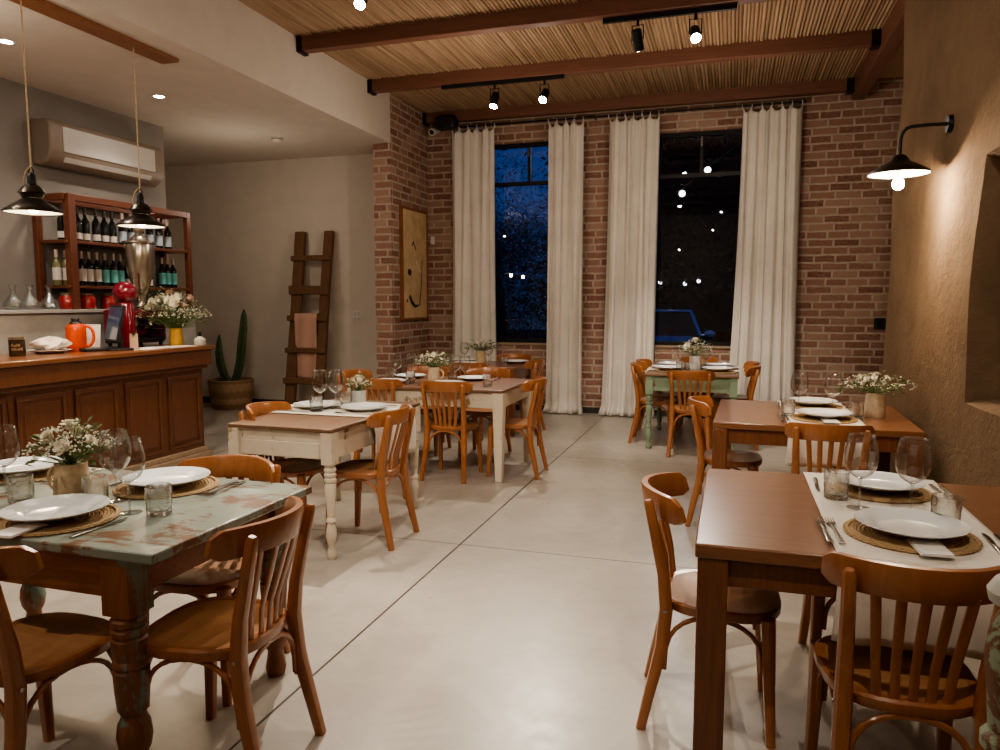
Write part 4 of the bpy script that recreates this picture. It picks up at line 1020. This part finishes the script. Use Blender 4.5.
for zz in (.045, .115):
    for xx in (-.03, .03): G().bx(xx-.022, xx+.022, -.016, -.010, zz-.025, zz+.025).obj('socket_face', 'ac_white', root, bevel=.002)
root = thing('light_switch', 'black switch plate on the brick near the adobe wall', 'switch', (1.70, BACK, 1.17))
G().bx(-.065, .065, -.012, 0, 0, .14).obj('plate', 'black_plastic', root, bevel=.004); G().bx(-.03, .03, -.018, -.011, .03, .11).obj('rocker', 'dark_metal', root, bevel=.002)
root = thing('security_camera', 'white bullet security camera in the upper brick corner', 'camera', (-3.97, BACK-.12, 3.86))
root.scale = (1.35,)*3
G().tube([(0, .08, .06), (0, .0, .02)], .014, 8).obj('arm', 'white_plastic', root)
G().tube([(0, .07, .02), (0, -.10, -.045)], .035, 14).obj('body', 'white_plastic', root); G().tube([(0, -.099, -.0445), (0, -.104, -.0465)], .024, 14).obj('lens', 'black_plastic', root)
o = G().bx(-.13, .13, -.10, .10, 0, .17).obj('loudspeaker', 'black_plastic', loc=(-3.74, 9.60, 3.82), bevel=.03); tag(o, 'small black loudspeaker under the last beam in the brick corner', 'loudspeaker')
root = thing('small_wall_hook', 'small white hook sensor high on the white wall beside the brick pier', 'sensor', (-4.42, WHITE_Y, 3.15))
G().bx(-.025, .025, -.03, 0, 0, .11).obj('body', 'white_plastic', root, bevel=.005)
root = thing('smoke_detector', 'round white smoke detector on the bar ceiling', 'smoke detector', (-5.30, 7.95, SOFF))
G().lathe([(0, -.055), (.05, -.052), (.062, -.03), (.068, -.012), (.068, 0), (0, 0)], 24).obj('body', 'white_plastic', root)
G().lathe([(.064, -.028), (.066, -.024), (.066, -.02)], 24).obj('vent_ring', 'dark_metal', root)
# foreground turned post
root = thing('turned_post', 'flaking green turned wooden post at the right frame edge', 'post', (.55, 1.60, 0))
root.scale = (1, 1, 1.03)
G().lathe([(0, .005), (.09, .005), (.09, .04), (.06, .06), (.045, .10), (.04, .2), (.052, .32), (.058, .45), (.05, .56), (.044, .60), (.058, .615), (.058, .635), (.046, .65), (.05, .70), (.058, .78), (.056, .83), (.045, .865), (.036, .885)], 28).obj('shaft', 'post_green', root)
G().lathe([(.036, .885), (.058, .90), (.062, .92), (.05, .94), (.03, .948), (0, .95)], 28).obj('cap', 'pot_white', root)

# ------------------------------------------------------------------ lamps
def light(name, kind, loc, energy, color=(1, .78, .52), target=None, size=.1, spot=60, blend=.6):
    l = bpy.data.lights.new(name, kind); l.energy = energy; l.color = color
    if kind == 'SPOT': l.spot_size = R(spot); l.spot_blend = blend; l.shadow_soft_size = size
    elif kind == 'POINT': l.shadow_soft_size = size
    elif kind == 'AREA': l.shape = 'DISK'; l.size = size
    o = bpy.data.objects.new(name, l); COL.objects.link(o); o.location = loc
    if target is not None: o.rotation_euler = (V(target)-V(loc)).to_track_quat('-Z', 'Y').to_euler()
    return o
WARM = (1, .76, .50); NEUT = (1, .89, .74)
def pendant(y, label):
    X = -4.46; zb = 2.09
    root = thing('pendant_lamp', label, 'pendant lamp', (X, y, zb), 0, 'gunmetal pendant lamps')
    G().lathe([(.175, 0), (.180, .003), (.177, .012), (.13, .045), (.085, .075), (.062, .09), (.058, .12), (.060, .13)], 36).obj('shade', 'gun', root, solid=.003)
    G().lathe([(.171, .006), (.127, .040), (.083, .069), (.055, .085)], 36).obj('reflector', 'pend_in', root)
    G().lathe([(0, .19), (.03, .188), (.062, .165), (.085, .128), (.075, .125), (.06, .095), (0, .095)], 24).obj('cap', 'gun', root)
    G().lathe([(0, .26), (.012, .26), (.024, .245), (.026, .20), (.03, .185), (0, .185)], 16).obj('socket', 'dark_metal', root)
    G().ball((0, 0, .035), .034, 14, 9, (1, 1, 1.2)).obj('bulb', 'bulb', root)
    for sx in (-1, 1): G().tube([(sx*.018, 0, .24), (sx*.02, 0, .275), (0, 0, .30)], .004, 6).obj('yoke', 'dark_metal', root)
    G().tube([(0, 0, .27), (0, 0, SOFF-zb-.03)], .0055, 6).obj('cord', 'jug', root)
    G().tube([(.0, 0, .31), (-.05, .0, .27), (-.072, 0, .21), (-.07, 0, .13)], .004, 6).obj('side_cable', 'jug', root)
    light('pendant_light', 'SPOT', (X, y, zb+.03), 34, WARM, (X, y, 0), .06, 150, .5)
    light('pendant_glow', 'POINT', (X, y, zb-.03), 5, WARM, None, .04)
pendant(3.86, 'gunmetal pendant lamp at the left edge over the bar')
pendant(4.81, 'gunmetal pendant lamp in front of the bottle shelf, over the bar')
o = G().bx(-.085, .085, -1.6, .72, -.03, 0).obj('pendant_batten', 'frame_wood', loc=(-4.46, 4.49, SOFF), bevel=.003); tag(o, 'brown timber strip on the white ceiling holding both pendant cords', 'ceiling batten')
def downlight(y, label, x_=-5.35):
    root = thing('downlight', label, 'downlight', (x_, y, SOFF), 0, 'recessed bar downlights')
    G().lathe([(.045, -.004), (.062, -.006), (.065, 0), (.045, 0)], 24).obj('ring', 'white_plastic', root)
    G().lathe([(0, -.003), (.045, -.003)], 20).obj('lens', 'bulb_cold', root)
    light('downlight_beam', 'SPOT', (x_, y, SOFF-.02), 60, NEUT, (x_, y, 0), .05, 120, .7)
downlight(6.07, 'round recessed downlight in the bar ceiling, beyond the right pendant cord')
downlight(4.48, 'round recessed downlight in the bar ceiling at the left frame edge')
for yy in (2.9, 1.3): downlight(yy, 'round recessed downlight in the bar ceiling, outside the picture')
# ceiling tracks and spotlights
def track(x0, x1, y, label):
    o = G().bx(x0, x1, y-.018, y+.018, 3.905, 3.945).obj('light_track', 'dark_metal'); tag(o, label, 'light track', 'black light tracks')
track(-3.22, -1.80, 8.10, 'black light track under the beam nearest the windows')
track(-1.14, -.03, 6.66, 'black light track under the middle beam, right side')
track(-3.4, -2.1, 5.18, 'black light track under the beam above the tables, mostly out of frame')
def spotlamp(x_, y_, target, label, power, lit=True, cone=62, col=NEUT):
    root = thing('track_spotlight', label, 'spotlight', (x_, y_, 3.905), 0, 'black track spotlights')
    d = (V(target)-V((x_, y_, 3.74))).normalized(); c = V((0, 0, -.165))
    G().tube([(0, 0, 0), (0, 0, -.05)], .012, 8).obj('swivel', 'dark_metal', root)
    sd = d.cross(V((0, 0, 1))).normalized()
    G().tube([c+sd*.05, c+sd*.05+V((0, 0, .12)), c-sd*.05+V((0, 0, .12)), c-sd*.05], .006, 6).obj('yoke', 'dark_metal', root)
    G().tube([c-d*.085, c-d*.08, c+d*.075, c+d*.085], [.036, .043, .045, .045], 18).obj('housing', 'dark_metal', root)
    G().disc(c+d*.0862, .040, 18, axis=d).obj('lens', 'bulb_cold' if lit else 'black_plastic', root)
    if power:
        p = V((x_, y_, 3.905))+c+d*.10
        light('spot_beam', 'SPOT', p, power, col, target, .03, cone, .75)
spotlamp(-2.59, 8.10, (-2.75, 6.6, .7), 'black track spotlight by the windows, left of two, lamp lit', 130)
spotlamp(-2.02, 8.10, (-2.2, 4.6, .4), 'black track spotlight by the windows, right of two, glaring', 230)
spotlamp(-.84, 6.66, (-.45, 8.5, .6), 'black track spotlight turned away toward the window table', 200, True)
spotlamp(-.36, 6.66, (.25, 2.7, .3), 'black track spotlight with the strongest glare, middle beam', 165)
spotlamp(-2.69, 5.18, (-2.1, 2.0, .5), 'black track spotlight glaring at the top edge of the picture', 430)
# lamps behind the photographer (out of frame)
for i, (x_, y_, tgt, pw) in enumerate(((-1.2, 2.2, (-1.3, 4.5, 0), 170), (-2.9, .72, (-2.6, 4.0, .3), 120), (.3, .72, (.4, 4.6, .6), 120))):
    spotlamp(x_, y_, tgt, 'black track spotlight above and behind the viewpoint, %s of three' % ('middle', 'left', 'right')[i], pw, True, 85)
# wall lamp on the adobe
LX, LY, LZ = .95, 5.14, 2.275
root = thing('wall_lamp', 'dark swan-neck wall lamp with round enamel shade on the adobe wall', 'wall lamp', (LX, LY, LZ))
G().lathe([(.175, 0), (.178, .004), (.17, .014), (.11, .05), (.06, .075), (.045, .10), (.03, .115), (0, .118)], 36).obj('shade', 'gun', root, solid=.003)
G().lathe([(.170, .004), (.108, .042), (.056, .066), (.02, .07)], 36).obj('reflector', 'lamp_in', root)
G().tube([(0, 0, .07), (0, 0, -.03)], .016, 10).obj('lamp_holder', 'white_plastic', root)
G().ball((0, 0, -.055), .034, 14, 9, (1, 1, 1.1)).obj('bulb', 'bulb_cold', root)
pts = [(0, 0, .115), (0, 0, .21), (.008, 0, .245), (.03, 0, .272), (.06, 0, .282), (.15, 0, .285), (.285, 0, .285)]
G().tube(pts, .011, 10).obj('arm', 'dark_metal', root)
G().tube([(.245, 0, .285), (.29, 0, .285)], [.05, .055], 20).obj('wall_plate', 'dark_metal', root)
light('wall_lamp_light', 'POINT', (LX, LY, LZ-.055), 85, WARM, None, .045)

# added fill points without fixtures, lifting the room's general brightness
for p, e in (((-1.4, -.8, 2.9), 30), ((-2.6, 3.4, 2.7), 15), ((-.4, 4.6, 2.9), 15), ((-2.4, 7.0, 2.9), 26), ((-.2, 7.6, 2.9), 26), ((-5.6, 7.6, 2.6), 9), ((-5.0, 3.5, 3.0), 11)):
    light('room_fill', 'POINT', p, e, (1, .85, .68), None, .012)

# ------------------------------------------------------------------ outside at night
struct(G().bx(-24, 22, 10.06, 42, -.3, -.1).obj('ground', 'ground', smooth=False), 'dark ground outside')
def tree(x_, y_, h, r, label, seed, n=420, trunk=.16, ls=.28):
    n = int(n*4.5); ls *= .34
    if x_ < -4.5 and y_ < 21: n = int(n*2.6); ls *= .55
    rn = random.Random(seed); root = thing('garden_tree', label, 'tree', (x_, y_, -.1), 0, 'dark trees outside the windows')
    G().tube([(0, 0, 0), (.1, 0, h*.35), (-.05, .1, h*.65), (.05, 0, h*.9)], [trunk, trunk*.8, trunk*.5, trunk*.2], 8).obj('trunk', 'night_leaf', root)
    g = G(); cl = [(V((rn.uniform(-.6, .6)*r, rn.uniform(-.6, .6)*r, h*rn.uniform(.22, .95)))) for _ in range(16)]
    for i in range(n):
        c = rn.choice(cl); p = c+V((rn.gauss(0, .32)*r, rn.gauss(0, .32)*r, rn.gauss(0, .3)*r))
        if p.z < .3: continue
        a = V((rn.uniform(-1, 1), rn.uniform(-1, 1), rn.uniform(-1, 1))).normalized(); b = a.orthogonal().normalized(); s_ = ls*rn.uniform(.5, 1.2)
        g.add([p-a*s_, p+b*s_*.3, p+a*s_, p-b*s_*.3], [(0, 1, 2, 3)])
    g.obj('foliage', 'night_leaf', root, smooth=False)
tree(-6.6, 17.0, 5.6, 1.7, 'loose dark tree outside the left window, blue dusk through its leaves', 21, 900, ls=.22)
tree(-4.6, 19.5, 5.0, 1.6, 'lower dark tree seen through the left window', 22, 1100, ls=.2)
tree(-7.2, 20.5, 3.6, 1.9, 'low dense dark shrub tree outside the left window', 27, 1600, ls=.3)
tree(-5.2, 16.5, 3.3, 1.3, 'near dark shrub outside the left window, right side', 28, 1200, ls=.2)
tree(-8.6, 21.0, 6.5, 1.9, 'dark tree at the far left outside', 25, 1000)
tree(-1.6, 22.0, 8.5, 2.8, 'dense dark tree behind the blue car', 23, 2600, ls=.4)
tree(1.8, 23.0, 8.5, 2.9, 'dense dark tree right of the blue car', 24, 2600, ls=.4)
tree(-4.4, 25.0, 7.5, 2.4, 'tall dark tree between both windows', 26, 1800, ls=.4)
o = G().bx(-6.5, 9, 31, 31.3, -.1, 11).obj('wall_neighbour', 'night_leaf', smooth=False); struct(o, 'dark building behind the trees')
# blue car facing the window
root = thing('parked_car', 'blue car parked outside the right window', 'car', (-1.42, 15.6, -.1), R(4))
def ring(y, pts): return [(x_, y, z_) for x_, z_ in pts]
def sect(y, w, z0, z1, e=.86): return ring(y, [(-w*.92, z0), (-w, z0+.12), (-w, (z0+z1)/2), (-w*e, z1-.04), (-w*e*.8, z1), (w*e*.8, z1), (w*e, z1-.04), (w, (z0+z1)/2), (w, z0+.12), (w*.92, z0)])
S_ = [sect(-1.95, .72, .3, .62), sect(-1.85, .82, .22, .74), sect(-.95, .86, .2, .94), sect(-.8, .87, .2, .95), sect(1.7, .87, .2, .98), sect(2.0, .8, .28, .9)]
n = 10; g = G(); g.v = [p for s_ in S_ for p in s_]
g.f = [(r*n+i, r*n+(i+1) % n, (r+1)*n+(i+1) % n, (r+1)*n+i) for r in range(len(S_)-1) for i in range(n)] + [tuple(range(n)), tuple(range(len(g.v)-1, len(g.v)-n-1, -1))]
g.obj('body', 'car', root, bevel=.02)
cab = [(-.80, -.90, .93), (.80, -.90, .93), (.62, -.22, 1.40), (-.62, -.22, 1.40), (-.62, .95, 1.43), (.62, .95, 1.43), (.80, 1.75, .96), (-.80, 1.75, .96)]
G().add(cab, [(0, 1, 2, 3), (3, 2, 5, 4), (4, 5, 6, 7), (0, 3, 4, 7), (1, 6, 5, 2)]).obj('windows', 'car_glass', root, sharp=20)
g = G()
for sx in (-1, 1):
    g.tube([(sx*.80, -.90, .94), (sx*.62, -.22, 1.405)], .032, 6); g.tube([(sx*.62, .95, 1.43), (sx*.80, 1.75, .96)], .04, 6); g.tube([(sx*.62, -.22, 1.405), (sx*.62, .95, 1.435)], .035, 6); g.tube([(sx*.64, .3, 1.40), (sx*.82, .3, .95)], .035, 6)
g.bx(-.63, .63, -.24, .98, 1.40, 1.445); g.obj('roof', 'car', root, bevel=.012)
for sx in (-1, 1):
    m_ = G().ball((sx*.98, -.62, .98), .10, 12, 8, (1.1, .6, .75)).obj('wing_mirror', 'car', root)
    G().tube([(sx*.82, -.62, .95), (sx*.93, -.62, .96)], .02, 6).obj('mirror_stem', 'car', m_)
    G().ball((sx*.62, -1.86, .66), .12, 12, 8, (1.2, .5, .6)).obj('headlamp', 'white_plastic', root)
    for yy in (-1.25, 1.3):
        wl = G().tube([(sx*.74, yy, .31), (sx*.89, yy, .31)], .31, 24).obj('wheel', 'tyre', root, bevel=.02); G().tube([(sx*.88, yy, .31), (sx*.90, yy, .31)], .19, 16).obj('hub', 'steel', wl)
G().bx(-.42, .42, -1.955, -1.93, .40, .56).obj('grille', 'black_plastic', root)
for sx in (-.36, .36): G().ball((sx, .25, 1.13), .13, 12, 8, (1, .5, 1.0)).obj('headrest', 'white_plastic', root)
light('car_fill', 'POINT', (-.6, 13.2, 4.3), 60, (.8, .88, 1), None, .1)  # added point light with no fixture, brightens the parked car
# festoon bulbs
root = thing('string_lights', 'string of small white bulbs hanging outside the right window', 'string lights', (0, 0, 0))
fx = [-2.1, -1.85, -1.2, -.85, .15, .55]; zz_ = [2.02, 2.02, 1.98, 2.05, 2.08, 2.16]
cab_pts = [(-4.5, 20.3, 2.6)] + [(x_, 20.3, z_+.1) for x_, z_ in zip(fx, zz_)] + [(3.4, 20.3, 2.7)]
G().tube(cab_pts, .012, 5).obj('cable', 'black_plastic', root)
for x_, z_ in zip(fx, zz_): G().ball((x_, 20.3, z_), .05, 10, 6).obj('bulb', 'festoon', root)
root = thing('string_lights', 'two larger bulbs on a wire high outside the right window', 'string lights', (0, 0, 0))
G().tube([(-2.4, 14.5, 3.05), (-.95, 14.5, 3.72-.12), (-.5, 14.5, 4.10-.12), (1.2, 14.5, 5.2)], .008, 5).obj('cable', 'black_plastic', root)
for x_, z_ in ((-.95, 3.52), (-.5, 3.93)): G().ball((x_, 14.5, z_), .06, 10, 6).obj('bulb', 'festoon', root)

# ------------------------------------------------------------------ world and camera
w = bpy.data.worlds.new('dusk'); scene.world = w; w.use_nodes = True; nt = w.node_tree; nt.nodes.clear()
out = N(nt, 'ShaderNodeOutputWorld'); bg = N(nt, 'ShaderNodeBackground'); tc = N(nt, 'ShaderNodeTexCoord'); sp = N(nt, 'ShaderNodeSeparateXYZ')
nt.links.new(tc.outputs['Generated'], sp.inputs[0])
col = ramp(nt, sp.outputs['Z'], [(0, (.02, .05, .14)), (.12, (.03, .085, .30)), (.5, (.02, .05, .2))])
nt.links.new(col, bg.inputs['Color']); bg.inputs['Strength'].default_value = .5; nt.links.new(bg.outputs[0], out.inputs['Surface'])

F = 740.0; pitch = math.atan(73/740); yaw = math.atan(232/(F/cos(pitch)))
cd = bpy.data.cameras.new('camera'); cam = bpy.data.objects.new('camera', cd); COL.objects.link(cam)
cam.location = (0, 0, 1.5); cam.rotation_euler = (pi/2-pitch, 0, yaw)
cd.sensor_width = 36; cd.lens = F*36/1000; cd.clip_start = .05; cd.clip_end = 200
scene.camera = cam
scene.view_settings.view_transform = 'AgX'; scene.view_settings.look = 'AgX - Medium High Contrast'
scene.view_settings.exposure = 0.42
scene.cycles.max_bounces = 12; scene.cycles.transparent_max_bounces = 24; scene.cycles.diffuse_bounces = 5; scene.cycles.glossy_bounces = 4
scene.cycles.caustics_reflective = False; scene.cycles.caustics_refractive = False
scene.cycles.sample_clamp_indirect = 4
